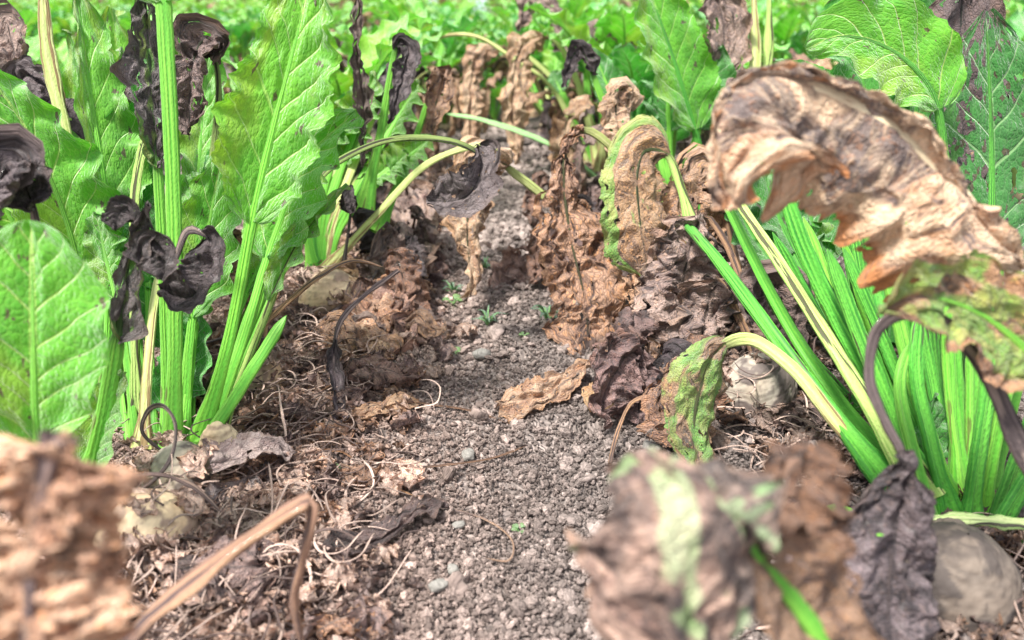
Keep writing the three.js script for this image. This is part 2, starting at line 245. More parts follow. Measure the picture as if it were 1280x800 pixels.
// o: pts, b (where the blade starts along the spine), w half width, wl / wr share on each side, n0 / n1 normals, roll (half arc) r0 / r1, ruf (wavy edge), cr (crumple, m), jag, prof, nu, nv, seed
function bladeGeo(o) {
  const c = sweep(o.pts), b = o.b ?? 0.5, nu = o.nu ?? (o.dead ? 44 : 28), nv = o.nv ?? (o.dead ? 76 : 56), s = o.seed ?? 1;
  const ts = []; for (let j = 0; j <= nv; j++) ts.push(lerp(b, 1, j / nv));
  const fr = frames(c, ts, o.n0, o.n1 ?? o.n0), prof = PROF[o.prof ?? 'ovate'], L = c.getLength() * (1 - b);
  const wl = o.wl ?? 1, wr = o.wr ?? 1, r0 = o.r0 ?? 0.5, r1 = o.r1 ?? r0, rL = o.rL ?? 1, rR = o.rR ?? 1, ruf = o.ruf ?? 0.12, cr = o.cr ?? 0.002, jag = o.jag ?? 0.10, bul = o.bul ?? (o.dead || cr > 0.003 ? 0.0012 : 0.0024), cf = o.cf ?? 1;
  const rf = o.rf ?? 4.2;
  return gridGeo(nu, nv, (i, j, p) => {
    const u = i / nu * 2 - 1, v = j / nv, a = Math.abs(u), sd = u < 0 ? 0 : 1;
    let hw = o.w * prof(v) * (sd ? wr : wl);
    hw *= 1 + jag * (o.dead || cr > 0.003 ? 0.5 : 1) * (0.8 * n3(v * L * 40, s, sd * 9) + 0.6 * n3(v * L * 190, s + 3, sd * 9) + 0.35 * n3(v * L * 420, s + 7, sd * 9)) * sst(0.3, 1, a);
    const th = lerp(r0, r1, v) * (sd ? rR : rL) || 1e-4, q = th * a;
    let x = hw * Math.sin(q) / th * (sd ? 1 : -1), z = hw * (1 - Math.cos(q)) / th;
    const wave = cr > 0.003 ? 1.8 * n3(v * L * 26, s, sd * 4) + 0.6 * n3(v * L * 80, s + 8, sd * 4) : Math.sin(6.283 * (rf * v + 0.35 * n3(v * 3, s, sd) + sd * 0.37 + s * 0.13)) + 0.5 * n3(v * 17, s + 5, sd);
    const dz = o.w * (sd ? wr : wl) * ruf * Math.pow(a, 2.2) * wave * sst(0, 0.15, v);
    z += dz * Math.cos(q); x -= dz * Math.sin(q) * (sd ? 1 : -1);
    if (o.rib) z += o.rib * Math.exp(-Math.pow(u / 0.07, 2)) * (1 - 0.6 * v);
    z += bul * (bulgeAt(u, v, o.m?.userData.vs ?? 0) + 0.22 * n3(u * 9 + s, v * 18, s) * sst(0.05, 0.3, a)) * (o.flip ? -1 : 1);
    p.copy(fr.P[j]).addScaledVector(fr.S[j], x).addScaledVector(fr.N[j], z);
    const m = sst(0, 0.25, a) * 0.85 + 0.15;
    const X = u * o.w * 34 * cf + s * 3.1, Y = v * L * 34 * cf, k = cr * m;
    const f1 = ridge(X, Y, s, 3), f2 = fbm(X * 0.6 + 4, Y * 0.6, s + 6, 3), f3 = fbm(X * 0.6, Y * 0.6 + 9, s + 16, 3);
    const f4 = cr > 0.003 ? ridge(X * 2.3, Y * 2.3, s + 30, 3) * 0.75 : 0, f6 = cr > 0.003 ? n3(X * 2.9, Y * 2.9, s + 44) : 0;
    p.addScaledVector(fr.N[j], k * (1.5 * f1 + 2.2 * f2 + f4)).addScaledVector(fr.S[j], k * 1.6 * f3 + k * 0.7 * f6).addScaledVector(fr.T[j], k * 1.4 * f2);
    return [u * 0.5 + 0.5, v * (o.vs ?? 1)];
  }, o.tint ?? [1, 1, 1]);
}
// o: pts, r0 root half width, r1 at the blade, b, to (end fraction), tipR
function stalkGeo(o) {
  const c = sweep(o.pts), m = o.round ?? 12, b = o.b ?? 0.5, end = o.to ?? 0.97, nv = o.nvS ?? 36, s = o.seed ?? 1, L = c.getLength();
  const ts = []; for (let j = 0; j <= nv; j++) ts.push(end * j / nv);
  const fr = frames(c, ts, o.n0, o.n1 ?? o.n0), gro = o.gro ?? 0.55, wob = o.wob ?? (o.bare ? 0.09 : 0.035), tip = o.tipR ?? 0.14, flat = o.flat ?? 0.62;
  return gridGeo(m, nv, (i, j, p) => {
    const t = ts[j], f = i / m * Math.PI * 2;
    let r = t < b ? lerp(o.sr0, o.sr1, Math.pow(t / b, 0.6)) : lerp(o.sr1, o.sr1 * tip, Math.pow((t - b) / Math.max(1e-4, end - b), 0.8));
    if (!o.bare) r *= 1 + 0.85 * (1 - sst(0, 0.2, t));
    if (!o.w) r *= Math.sqrt(1.02 - Math.pow(sst(0.86, 1, t / end), 1.5));
    r *= 1 + wob * (n3(t * 18, s, f) * 2 + n3(t * 50, s + 4));
    if (j === nv) r *= 0.15;
    if (o.dead && o.w) r *= 1 - 0.45 * sst(b - 0.03, b + 0.05, t);
    const cx = Math.cos(f); let z = Math.sin(f) * flat; const blade = sst(b - 0.06, b + 0.06, t);
    if (z > 0) z -= gro * Math.exp(-cx * cx * 3.5) * (1 - 0.6 * blade) * flat; else z *= 1 + 0.25 * (1 - Math.abs(cx)) * (o.bare ? 0 : 1);
    p.copy(fr.P[j]).addScaledVector(fr.S[j], cx * r * (o.bare ? 1 + 0.35 * n3(t * 9, s + 2) : 1)).addScaledVector(fr.N[j], z * r * (o.bare ? 0.85 - 0.4 * n3(t * 9, s + 2) : 1) - blade * r * 0.12 * (o.flip ? -1 : 1));
    return [i / m, t * L * 4];
  }, o.tintS ?? o.tint ?? [1, 1, 1], o.dead && o.w ? (x, y) => 1 - 0.88 * sst(b - 0.05, b + 0.04, y / (L * 4)) : null);
}
const pxpts = (a) => a.map(([x, y, d]) => at(x, y, d));
let leafSeed = 1;
const UPC = V(0, 0.45, 1);
function vec(n) { return n ? V(...n) : UPC.clone(); }
// a leaf in a plant: the blade is the leaf, its stalk a piece of it. p in sight-line points with depth
function leaf(parent, o) {
  const org = parent.isGroup ? parent.position : V(0, 0, 0);
  const pts = (o.p ? pxpts(o.p) : o.pts).map((q) => q.clone().sub(org));
  const q = { seed: leafSeed++, sr0: 0.008, sr1: 0.0045, ...o, pts, n0: vec(o.n), n1: vec(o.n2 ?? o.n) };
  let blade = null;
  if (o.w) blade = part(o.name ?? (o.dead ? 'withered_leaf' : 'leaf'), bladeGeo(q), o.m, parent, o.label);
  if (o.sm) part('stalk', stalkGeo(o.w ? q : { b: 1, ...q }), o.sm, blade ?? parent, o.w ? undefined : o.label);
  return blade;
}
const jit = (a, r = 0.12) => { const k = rr(1 - r, 1 + r); return [a[0] * k * rr(0.95, 1.05), a[1] * k, a[2] * k * rr(0.95, 1.05)]; };

// ---------------------------------------------------------------- the ground
const ROW = [-0.042]; // rows drift this much sideways per metre away
const rowX = (k, z) => -0.315 + 0.655 * k + (-z - 0.686) * ROW[0];
const nearRow = (x, z) => Math.exp(-Math.pow((x - rowX(0, z) - 0.03) / 0.2, 2)) * sst(-1.7, -0.9, z);
function hgt(x, z) {
  let t = (x - rowX(0, z)) / 0.655; t = Math.abs(t - Math.round(t)); // 0 on a row, 0.5 between rows
  const ridgeH = 0.016 * Math.pow(Math.cos(Math.PI * t), 2);
  return ridgeH - 0.006 + 0.010 * fbm(x * 9, z * 9, 3, 3) + 0.010 * ridge(x * 26, z * 26, 5, 3);
}
const onGround = (x, y, lift = 0) => { const p = G(x, y); p.y = hgt(p.x, p.z) + lift; return p; };
{
  const xs = [], zs = [];
  for (let i = -200; i <= 200; i++) { const t = i / 200; xs.push(Math.sign(t) * (0.75 * Math.abs(t) + 60 * Math.pow(Math.abs(t), 9)) * 1.0); }
  for (let j = 0; j <= 460; j++) { const t = j / 460; zs.push(0.6 - 2.9 * t - 130 * Math.pow(t, 11)); }
  const g = gridGeo(400, 460, (i, j, p) => { const x = xs[i], z = zs[j]; p.set(x, hgt(x, z) * (Math.abs(x) > 10 || z < -8 ? 0.3 : 1) - 0.002, z); return [x, z]; }, [1, 1, 1]);
  const c = g.attributes.color, ps = g.attributes.position;
  for (let k = 0; k < c.count; k++) { const x = ps.getX(k), z = ps.getZ(k), f = fbm(x * 3, z * 3, 8, 3), l = nearRow(x + 0.04 * f, z); c.setXYZ(k, 1 + 0.3 * f + 0.9 * l, 1 + 0.3 * f + 0.7 * l, 1 + 0.3 * f + 0.6 * l); }
  const o = part('ground', g, M.soil, scene); o.userData.kind = 'structure';
  // the lane behind the field
  const rd = part('road', new THREE.PlaneGeometry(160, 18, 30, 4).rotateX(-Math.PI / 2).translate(0, 0.03, -22), M.road, scene); rd.userData.kind = 'structure';
}
function lump(seed, amp, det = 3) {
  let g = new THREE.IcosahedronGeometry(1, det); g.deleteAttribute('normal'); g.deleteAttribute('uv'); g = mergeVertices(g, 1e-4);
  const p = g.attributes.position, uv = [];
  for (let i = 0; i < p.count; i++) {
    const x = p.getX(i), y = p.getY(i), z = p.getZ(i), k = 1 + amp * (1.1 * fbm(x * 1.3 + seed, y * 1.3, z * 1.3, 2) + 0.75 * ridge(x * 2.1, y * 2.1 + seed, z * 2.1, 3));
    p.setXYZ(i, x * k, y * k * 0.85, z * k); uv.push(x * 0.5 + 0.5 + seed, y * 0.5 + z * 0.4);
  }
  g.setAttribute('uv', new THREE.Float32BufferAttribute(uv, 2)); g.computeVertexNormals(); return g;
}
{ // loose crumbs of soil, far too many to count
  const kinds = 7, per = [];
  for (let k = 0; k < kinds; k++) per.push([]);
  const put = (x, z, r, col) => per[Math.floor(rnd() * kinds)].push([x, z, r, col]);
  const N = 250000;
  for (let i = 0; i < N; i++) {
    const z = -0.34 - 2.2 * Math.pow(rnd(), 1.6), x = (rnd() * 2 - 1) * Math.min(0.12 - z * 0.75, 0.75) + z * 0.03;
    const patch = fbm(x * 5, z * 5, 9, 3);
    let r = 0.0006 + 0.0016 * Math.pow(rnd(), 2.2) + (rnd() < 0.03 + 0.16 * sst(0.02, 0.3, patch) ? 0.0042 * Math.pow(rnd(), 1.6) : 0);
    r *= 0.86; if (rnd() < 0.0014) r = rr(0.003, 0.0085);
    const l = nearRow(x + 0.05 * patch, z), k = (0.5 + 0.75 * Math.pow(rnd(), 1.3)) * (1 + 0.35 * patch);
    put(x, z, r * (z < -1.2 ? 1.6 : 1), [k * (1 + 1.15 * l), k * (1 + 0.80 * l), k * (1 + 0.62 * l)]);
  }
  const m4 = new THREE.Matrix4(), q = new THREE.Quaternion(), e = new THREE.Euler(), c = new THREE.Color();
  per.forEach((a, k) => {
    const im = new THREE.InstancedMesh(lump(k * 5.7, 0.72, 3), M.clod, a.length);
    a.forEach(([x, z, r, col], i) => {
      q.setFromEuler(e.set(rr(-3, 3), rr(0, 6.28), rr(-3, 3)));
      m4.compose(V(x, hgt(x, z) + r * rr(-0.15, 0.5), z), q, V(r * rr(0.7, 1.6), r * rr(0.55, 1.0), r * rr(0.7, 1.3)));
      im.setMatrixAt(i, m4); im.setColorAt(i, c.setRGB(...col));
    });
    im.name = numbered('soil_crumbs'); im.userData = { kind: 'stuff', label: 'loose brown grey crumbs of soil between the beet rows' }; im.castShadow = im.receiveShadow = true; scene.add(im);
  });
}
{ // litter of dry fibres and flakes along the left row and under the right one
  const fib = [], M4 = new THREE.Matrix4(), q = new THREE.Quaternion(), e = new THREE.Euler(), c = new THREE.Color();
  for (let k = 0; k < 6; k++) {
    const pts = []; let a = rr(0, 6), x = 0, z = 0; const bend = rr(-1.2, 1.2);
    for (let i = 0; i < 7; i++) { pts.push(V(x, 0.05 * Math.sin(i * 1.3 + k) + 0.03, z)); a += bend * rr(0.1, 1); x += Math.cos(a) * 0.17; z += Math.sin(a) * 0.17; }
    const g = stalkGeo({ pts, b: 1, to: 1, sr0: 0.018, sr1: 0.010, n0: V(0, 1, 0), m: 6, nvS: 20, bare: true, gro: 0.2, wob: 0.1, seed: k });
    fib.push(g);
  }
  const crowns = [[180, 640, 0.036, 0.04], [412, 350, 0.05, 0.042], [322, 462, 0.03, 0.028], [222, 572, 0.04, 0.032], [952, 462, 0.045, 0.038]].map(([x, y, h, r]) => [G(x, y, h), h, r]);
  const onCrown = () => { const [c, h, r] = crowns[Math.floor(rnd() * crowns.length)], a = rr(0, 6.28), q = Math.sqrt(rnd()) * 1.25; return [c.x + Math.cos(a) * r * q, c.z + Math.sin(a) * r * q, q > 1 ? 0.006 : h * Math.pow(1 - q * q, 0.35) * 0.95 - 0.002]; };
  const spots = [[], [], [], [], [], []];
  for (let i = 0; i < 3000; i++) {
    const left = rnd() < 0.72, d = 0.36 + 1.4 * Math.pow(rnd(), 1.4), z = -d;
    const x = left ? rowX(0, z) + 0.07 + 0.115 * (rnd() + rnd() + rnd() - 1.5) : rowX(1, z) - 0.06 + 0.11 * (rnd() + rnd() + rnd() - 1.5);
    if (i % 70 === 0) { const [cx, cz, ch] = onCrown(); spots[i % 6].push([cx, cz, true, ch]); }
    spots[i % 6].push([x, z, left, 0]);
  }
  spots.forEach((a, k) => {
    const im = new THREE.InstancedMesh(fib[k], M.straw, a.length);
    a.forEach(([x, z, left, lift], i) => {
      const s = rr(0.025, 0.085); q.setFromEuler(e.set(rr(-0.35, 0.35), rr(0, 6.28), rr(-0.35, 0.35)));
      M4.compose(V(x, hgt(x, z) + 0.003 + 0.006 * rnd() + lift, z), q, V(s, s, s)); im.setMatrixAt(i, M4);
      const t = rnd(); im.setColorAt(i, t < 0.3 ? c.setRGB(0.3, 0.28, 0.31) : c.setRGB(1.3, 1.3, 1.36).multiplyScalar(rr(0.6, 1.25)));
    });
    im.name = numbered('dry_fibres'); im.userData = { kind: 'stuff', label: 'dry curled fibres and stem shreds littering the soil' }; im.castShadow = im.receiveShadow = true; scene.add(im);
  });
  const flk = [];
  for (let k = 0; k < 5; k++) flk.push(bladeGeo({ pts: [V(-0.5, 0, 0), V(-0.15, 0.12, 0.1), V(0.2, 0.05, -0.05), V(0.5, 0.1, 0)], b: 0.01, w: 0.32, n0: V(0, 1, 0.2), r0: rr(0.3, 1.8), r1: rr(0.4, 2), ruf: 0.4, cr: 0.10, cf: 0.12, jag: 0.5, bul: 0, nu: 14, nv: 22, prof: 'flag', seed: 50 + k }));
  const fs = [[], [], [], [], []];
  for (let i = 0; i < 1900; i++) {
    const left = rnd() < 0.66, d = 0.36 + 1.6 * Math.pow(rnd(), 1.3), z = -d;
    const x = left ? rowX(0, z) + 0.09 + 0.12 * (rnd() + rnd() + rnd() - 1.5) : rowX(1, z) - 0.03 + 0.12 * (rnd() + rnd() + rnd() - 1.5);
    if (i % 60 === 0) { const [cx, cz, ch] = onCrown(); fs[i % 5].push([cx, cz, true, ch]); }
    fs[i % 5].push([x, z, left, 0]);
  }
  fs.forEach((a, k) => {
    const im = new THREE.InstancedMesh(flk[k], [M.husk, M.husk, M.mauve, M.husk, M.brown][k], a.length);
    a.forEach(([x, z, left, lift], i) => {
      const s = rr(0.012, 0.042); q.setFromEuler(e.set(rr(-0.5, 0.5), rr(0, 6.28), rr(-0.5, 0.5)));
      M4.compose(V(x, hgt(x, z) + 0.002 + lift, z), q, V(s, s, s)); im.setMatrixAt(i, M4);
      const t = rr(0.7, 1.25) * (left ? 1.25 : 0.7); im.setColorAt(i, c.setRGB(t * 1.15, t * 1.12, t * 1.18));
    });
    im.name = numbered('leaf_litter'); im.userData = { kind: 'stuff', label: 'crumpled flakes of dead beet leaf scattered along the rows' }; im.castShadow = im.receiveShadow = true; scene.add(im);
  });
}

// ---------------------------------------------------------------- beet roots
function rootGeo(r, h, seed, look = M.root.userData) {
  const NU = look.low ? 20 : 120, NV = look.low ? 12 : 70, col = [], d = V(0, 0, 0);
  const g = gridGeo(NU, NV, (i, j, p) => {
    const f = i / NU * Math.PI * 2, t = j / NV, prof = t < 0.62 ? Math.pow(Math.sin(t / 0.62 * Math.PI / 2), 0.62) : 1 - 0.16 * (t - 0.62) / 0.38;
    const cx = Math.cos(f), cz = Math.sin(f);
    let k = r * prof * (1 + 0.09 * n3(cx * 1.4 + seed, cz * 1.4, t * 2));
    p.set(cx * k, h - (h + 0.04) * Math.pow(t, 1.25), cz * k);
    const X = p.x * 90 + seed * 7, Y = p.y * 90, Z = p.z * 90, cake = fbm(X * 0.7, Y * 0.7, Z * 0.7, 5) + 0.30 * sst(0.25, -0.02, p.y / h - 0.25) + look.dirt;
    const scale = ridge(X * 1.6, Y * 2.4, Z * 1.6, 3), dd = sst(0.02, 0.2, cake), scar = sst(0.25, 0.6, ridge(p.x * 25 + seed, p.y * 150, p.z * 25, 2)) * sst(0.55, 0.9, p.y / h);
    const q = 0.0008 * dd + 0.0007 * scale + 0.0006 * n3(X * 4, Y * 4, Z * 4) - 0.001 * scar;
    d.set(cx, 0.7 * (1 - t), cz).normalize(); p.addScaledVector(d, q);
    let c = mix3(look.pale, look.tone, clamp(0.5 + 1.2 * fbm(X * 0.4, Y * 0.25, Z * 0.4, 3)));
    c = mix3(c, look.soil, Math.max(dd * 0.92, scar * 0.7, 0.5 * sst(0.3, 0.6, n3(X * 2.7, Y * 2.7, Z * 2.7))));
    const s = 1 + 0.35 * fbm(X * 3, Y * 3, Z * 3, 3); col.push(c[0] * s, c[1] * s, c[2] * s);
    return [f * r * 10, p.y * 10];
  }, [1, 1, 1]);
  g.setAttribute('color', new THREE.Float32BufferAttribute(col, 3)); return g;
}
function plant(x, y, hCrown, label, root, opts = {}) {
  const p = G(x, y, hCrown); p.y = hgt(p.x, p.z);
  const g = thing('beet_plant', p, label, 'sugar beet', opts.group);
  if (root) part('beet_root', rootGeo(root.r, hCrown + 0.004, root.seed ?? 1, root.m.userData), root.m, g);
  return g;
}
// ---------------------------------------------------------------- left row, nearest plants
const CR = (x, y, d, o) => [x, y, d];
const frontLeft = plant(180, 640, 0.036, 'beet plant at lower left with exposed cream root and grey withered leaf stalk', { r: 0.040, seed: 2, m: M.root });
leaf(frontLeft, { p: [[70, 650, 0.56], [46, 540, 0.49], [42, 420, 0.47], [40, 276, 0.46]], b: 0.36, w: 0.054, prof: 'round', m: M.lush, sm: M.gStalk, n: [0.15, 0.25, 1], n2: [0.05, 0.5, 1], r0: 0.7, r1: 0.35, ruf: 0.07, jag: 0.04, nu: 44, nv: 64, sr0: 0.008, sr1: 0.0042, tint: [1.1, 1.12, 1], bul: 0.0025 });
leaf(frontLeft, { p: [[105, 625, 0.61], [130, 520, 0.59], [150, 400, 0.575], [166, 300, 0.57], [178, 262, 0.56], [183, 250, 0.555]], b: 0.55, w: 0.017, wl: 0.5, m: M.rot, sm: M.gStalk, dead: 1, label: 'grey withered leaf wrapped along its stalk', n: [0.5, 0.2, 1], r0: 1.2, r1: 1.9, cr: 0.004, jag: 0.3, ruf: 0.3, prof: 'flag', nu: 30, nv: 60, sr0: 0.0085, sr1: 0.006 });
leaf(frontLeft, { p: [[178, 330, 0.575], [190, 300, 0.57], [205, 310, 0.57], [208, 350, 0.57]], b: 0.02, w: 0.016, m: M.dark, sm: M.kStalk, dead: 1, label: 'small charred withered leaf', n: [0, 0, 1], r0: 0.8, cr: 0.005, jag: 0.3, prof: 'flag', sr0: 0.002, sr1: 0.002 });
leaf(frontLeft, { p: [[168, 275, 0.56], [160, 258, 0.56], [150, 268, 0.56], [146, 290, 0.56]], b: 0.02, w: 0.010, m: M.dark, dead: 1, label: 'curled charred leaf scrap', n: [0, 0, 1], r0: 0.9, cr: 0.004, jag: 0.3, prof: 'flag' });
leaf(frontLeft, { p: [[98, 628, 0.62], [118, 570, 0.60], [150, 480, 0.59], [160, 465, 0.585]], b: 0.22, w: 0.021, m: M.fresh, sm: M.gStalk, n: [-0.3, 0.2, 1], r0: 0.8, sr0: 0.008, sr1: 0.004, ruf: 0.1 });
leaf(frontLeft, { p: [[82, 540, 0.66], [88, 500, 0.66], [92, 440, 0.66]], b: 0.25, w: 0.013, m: M.deep, sm: M.gStalk, n: [0.3, 0.3, 1], flip: 1, tint: [1.6, 1.5, 2.2], r0: 0.6, sr0: 0.004, sr1: 0.003 });
leaf(frontLeft, { p: [[118, 520, 0.78], [100, 340, 0.76], [62, 220, 0.73], [20, 140, 0.71], [-25, 80, 0.70]], b: 0.36, w: 0.048, m: M.lush, sm: M.gStalk, n: [0.35, 0.55, 0.8], r0: 0.7, r1: 0.3, ruf: 0.34, rf: 6, nu: 40, nv: 64, sr1: 0.004 });
leaf(frontLeft, { p: [[128, 560, 0.75], [140, 330, 0.76], [130, 230, 0.77], [112, 110, 0.77], [95, -20, 0.77]], b: 0.42, w: 0.042, wl: 0.35, m: M.fresh, sm: M.gStalk, n: [0.6, 0.2, 0.8], r0: 0.5, ruf: 0.3, rf: 5, nu: 36, nv: 60, sr1: 0.005, tint: [1.05, 1.1, 1.15] });
leaf(frontLeft, { p: [[136, 560, 0.76], [146, 330, 0.80], [160, 230, 0.80], [172, 110, 0.79], [160, 60, 0.78]], b: 0.5, w: 0.04, m: M.deep, sm: M.gStalk, n: [0.2, 0.3, 1], r0: 0.7, ruf: 0.25, nu: 32, nv: 50, sr1: 0.004 });
leaf(frontLeft, { p: [[125, 540, 0.82], [105, 290, 0.84], [80, 160, 0.83], [60, 60, 0.82], [50, -50, 0.81]], b: 0.92, sm: M.yStalk, n: [0.3, 0, 1], sr0: 0.009, sr1: 0.0065, bare: 1 });
leaf(frontLeft, { p: [[172, 520, 0.72], [168, 380, 0.70], [170, 230, 0.70], [188, 140, 0.70]], sm: M.sStalk, n: [0, 0, 1], sr0: 0.006, sr1: 0.0035, bare: 1, label: 'dry cream and black streaked stalk' });
leaf(frontLeft, { p: [[60, 420, 0.60], [48, 300, 0.56], [32, 230, 0.54], [12, 205, 0.53], [-12, 270, 0.52], [-10, 330, 0.52]], b: 0.5, w: 0.026, m: M.dark, sm: M.kStalk, dead: 1, label: 'black shrivelled leaf', n: [0.1, 0.7, 1], r0: 1.3, cr: 0.0055, cf: 2, jag: 0.25, prof: 'flag', nu: 50, nv: 90, sr1: 0.003 });
leaf(frontLeft, { p: [[130, 300, 0.9], [60, 130, 0.9], [20, 60, 0.9], [10, 30, 0.88], [22, 90, 0.87]], b: 0.62, w: 0.026, m: M.mauve, sm: M.bStalk, dead: 1, label: 'purple brown withered leaf', n: [0, 0.3, 1], r0: 1.3, cr: 0.007, prof: 'flag', jag: 0.3, sr1: 0.003 });
leaf(frontLeft, { p: [[110, 330, 0.88], [60, 190, 0.88], [35, 95, 0.86], [60, 110, 0.85], [72, 175, 0.85]], b: 0.55, w: 0.022, m: M.dark, sm: M.kStalk, dead: 1, label: 'dark withered leaf', n: [0, 0.3, 1], r0: 1.2, cr: 0.006, prof: 'flag', jag: 0.3, sr1: 0.0025 });
leaf(frontLeft, { p: [[150, 330, 0.92], [122, 200, 0.9], [100, 125, 0.89], [110, 185, 0.88]], b: 0.6, w: 0.016, m: M.dark, sm: M.kStalk, dead: 1, label: 'black curled leaf', n: [0, 0.3, 1], r0: 1.3, cr: 0.006, prof: 'flag', jag: 0.3, sr1: 0.0025 });
leaf(frontLeft, { p: [[150, 640, 0.615], [205, 655, 0.61], [262, 640, 0.615], [325, 600, 0.63]], b: 0.03, w: 0.019, m: M.grey, dead: 1, label: 'grey papery leaf lying over the root', n: [0.1, 1, 0.6], r0: 1.1, cr: 0.006, jag: 0.3, prof: 'flag', nu: 40, nv: 70 });
leaf(frontLeft, { p: [[152, 642, 0.608], [150, 625, 0.605], [185, 606, 0.60], [212, 575, 0.60], [219, 530, 0.605], [205, 508, 0.61], [186, 512, 0.62], [178, 540, 0.63], [205, 565, 0.64], [250, 588, 0.65], [285, 612, 0.64], [282, 650, 0.62]], sm: M.kStalk, n: [0, 0.2, 1], sr0: 0.0022, sr1: 0.0016, bare: 1, nvS: 90, round: 8, label: 'thin black curling dried stalk' });

for (const [p, w, mm, o] of [
  [[[120, 430, .95], [60, 280, .96], [28, 160, .95], [5, 40, .94]], 0.05, 'deep', {}],
  [[[140, 420, 1.0], [130, 260, 1.02], [150, 120, 1.02], [140, 10, 1.0]], 0.055, 'fresh', {}],
  [[[130, 420, .9], [95, 330, .88], [130, 300, .86], [170, 330, .84]], 0.035, 'fresh', { n: [0, 0.8, 0.8] }],
  [[[140, 460, .8], [150, 380, .79], [190, 330, .79], [235, 320, .78]], 0.03, 'deep', { n: [0, 0.8, 0.8] }],
  [[[120, 400, .9], [30, 300, .88], [-10, 230, .86], [-40, 200, .86]], 0.05, 'fresh', { n: [0.2, 0.8, 0.6] }],
]) leaf(frontLeft, { p, w, m: M[mm], sm: M.gStalk, b: 0.42, n: [0.15, 0.35, 1], r0: 0.6, ruf: 0.25, rf: 5, sr1: 0.004, nu: 30, nv: 46, tint: jit([1.2, 1.15, 1]), ...o });

const mainLeft = plant(222, 572, 0.040, 'tall bright green beet plant on the left with thick upright stalks', { r: 0.032, seed: 4, m: M.rootPale });
leaf(mainLeft, { p: [[214, 592, 0.675], [219, 400, 0.66], [215, 200, 0.65], [204, 0, 0.64], [198, -110, 0.64]], b: 0.84, w: 0.05, m: M.fresh, sm: M.gStalk, n: [0.2, 0, 1], sr0: 0.0058, sr1: 0.0066, ruf: 0.2 });
leaf(mainLeft, { p: [[212, 588, 0.70], [207, 400, 0.69], [198, 220, 0.675], [188, 90, 0.665], [178, -60, 0.66]], b: 0.6, w: 0.022, wr: 0.5, m: M.rot, sm: M.gStalk, dead: 1, label: 'black withered blade on a green stalk', n: [0.3, 0, 1], r0: 0.9, cr: 0.004, cf: 1.6, jag: 0.25, ruf: 0.2, nu: 44, nv: 90, sr0: 0.006, sr1: 0.0045 });
leaf(mainLeft, { p: [[240, 580, 0.685], [285, 430, 0.67], [318, 260, 0.65], [344, 150, 0.64], [380, 10, 0.63], [398, -70, 0.63]], b: 0.49, w: 0.058, wl: 0.72, wr: 0.9, m: M.fresh, sm: M.gStalk, n: [0.1, 0.1, 1], n2: [-0.2, 0.1, 1], r0: 0.8, r1: 0.4, rL: 1.3, ruf: 0.11, rf: 7, jag: 0.13, nu: 60, nv: 100, sr0: 0.0068, sr1: 0.0048, tint: [1.1, 1.15, 1], bul: 0.0032 });
leaf(mainLeft, { p: [[250, 580, 0.70], [305, 420, 0.69], [345, 290, 0.69], [388, 195, 0.68], [445, 140, 0.67]], b: 0.56, w: 0.048, m: M.lush, sm: M.gStalk, n: [-0.45, 0.55, 1], r0: 0.5, ruf: 0.16, nu: 40, nv: 60, sr1: 0.0045, bul: 0.0025 });
leaf(mainLeft, { p: [[226, 575, 0.72], [240, 400, 0.73], [258, 300, 0.74], [278, 190, 0.74]], b: 0.45, w: 0.034, m: M.lush, sm: M.gStalk, n: [0.2, 0.3, 1], r0: 0.6, ruf: 0.2, nu: 34, nv: 52, sr1: 0.004 });
leaf(mainLeft, { p: [[222, 575, 0.73], [228, 420, 0.75], [250, 330, 0.76], [295, 285, 0.76]], b: 0.5, w: 0.026, m: M.fresh, sm: M.gStalk, n: [0, 0.7, 1], r0: 0.5, ruf: 0.25 });
leaf(mainLeft, { p: [[205, 575, 0.74], [210, 430, 0.77], [196, 320, 0.78], [170, 240, 0.78]], b: 0.4, w: 0.04, m: M.deep, sm: M.gStalk, n: [0.2, 0.3, 1], r0: 0.6, ruf: 0.2 });
leaf(mainLeft, { p: [[200, 580, 0.71], [212, 500, 0.73], [236, 440, 0.74], [248, 380, 0.74]], b: 0.3, w: 0.025, m: M.deep, sm: M.gStalk, n: [0.1, 0.4, 1], flip: 1, tint: [1.6, 1.4, 2], r0: 0.6, ruf: 0.2 });
leaf(mainLeft, { p: [[262, 580, 0.69], [318, 430, 0.69], [375, 300, 0.68], [436, 232, 0.67]], b: 0.55, w: 0.016, m: M.fresh, sm: M.sStalk, n: [-0.5, 0.6, 1], r0: 0.9, ruf: 0.3, jag: 0.1, sr0: 0.006, sr1: 0.0038 });
leaf(mainLeft, { p: [[258, 582, 0.70], [300, 470, 0.71], [340, 370, 0.72], [365, 300, 0.72]], sm: M.gStalk, n: [-0.2, 0, 1], sr0: 0.006, sr1: 0.0035 });
leaf(mainLeft, { p: [[250, 585, 0.72], [288, 480, 0.73], [322, 390, 0.74], [350, 280, 0.75], [372, 200, 0.75]], sm: M.gStalk, n: [0.2, 0, 1], sr0: 0.007, sr1: 0.003 });
leaf(mainLeft, { p: [[238, 580, 0.675], [275, 525, 0.675], [320, 455, 0.68], [362, 388, 0.69]], sm: M.gStalk, n: [-0.3, 0.4, 1], sr0: 0.007, sr1: 0.0055, tintS: [0.85, 0.9, 0.9] });
leaf(mainLeft, { p: [[178, 560, 0.70], [184, 470, 0.70], [190, 400, 0.71], [200, 330, 0.72]], sm: M.yStalk, n: [0, 0, 1], sr0: 0.006, sr1: 0.004 });
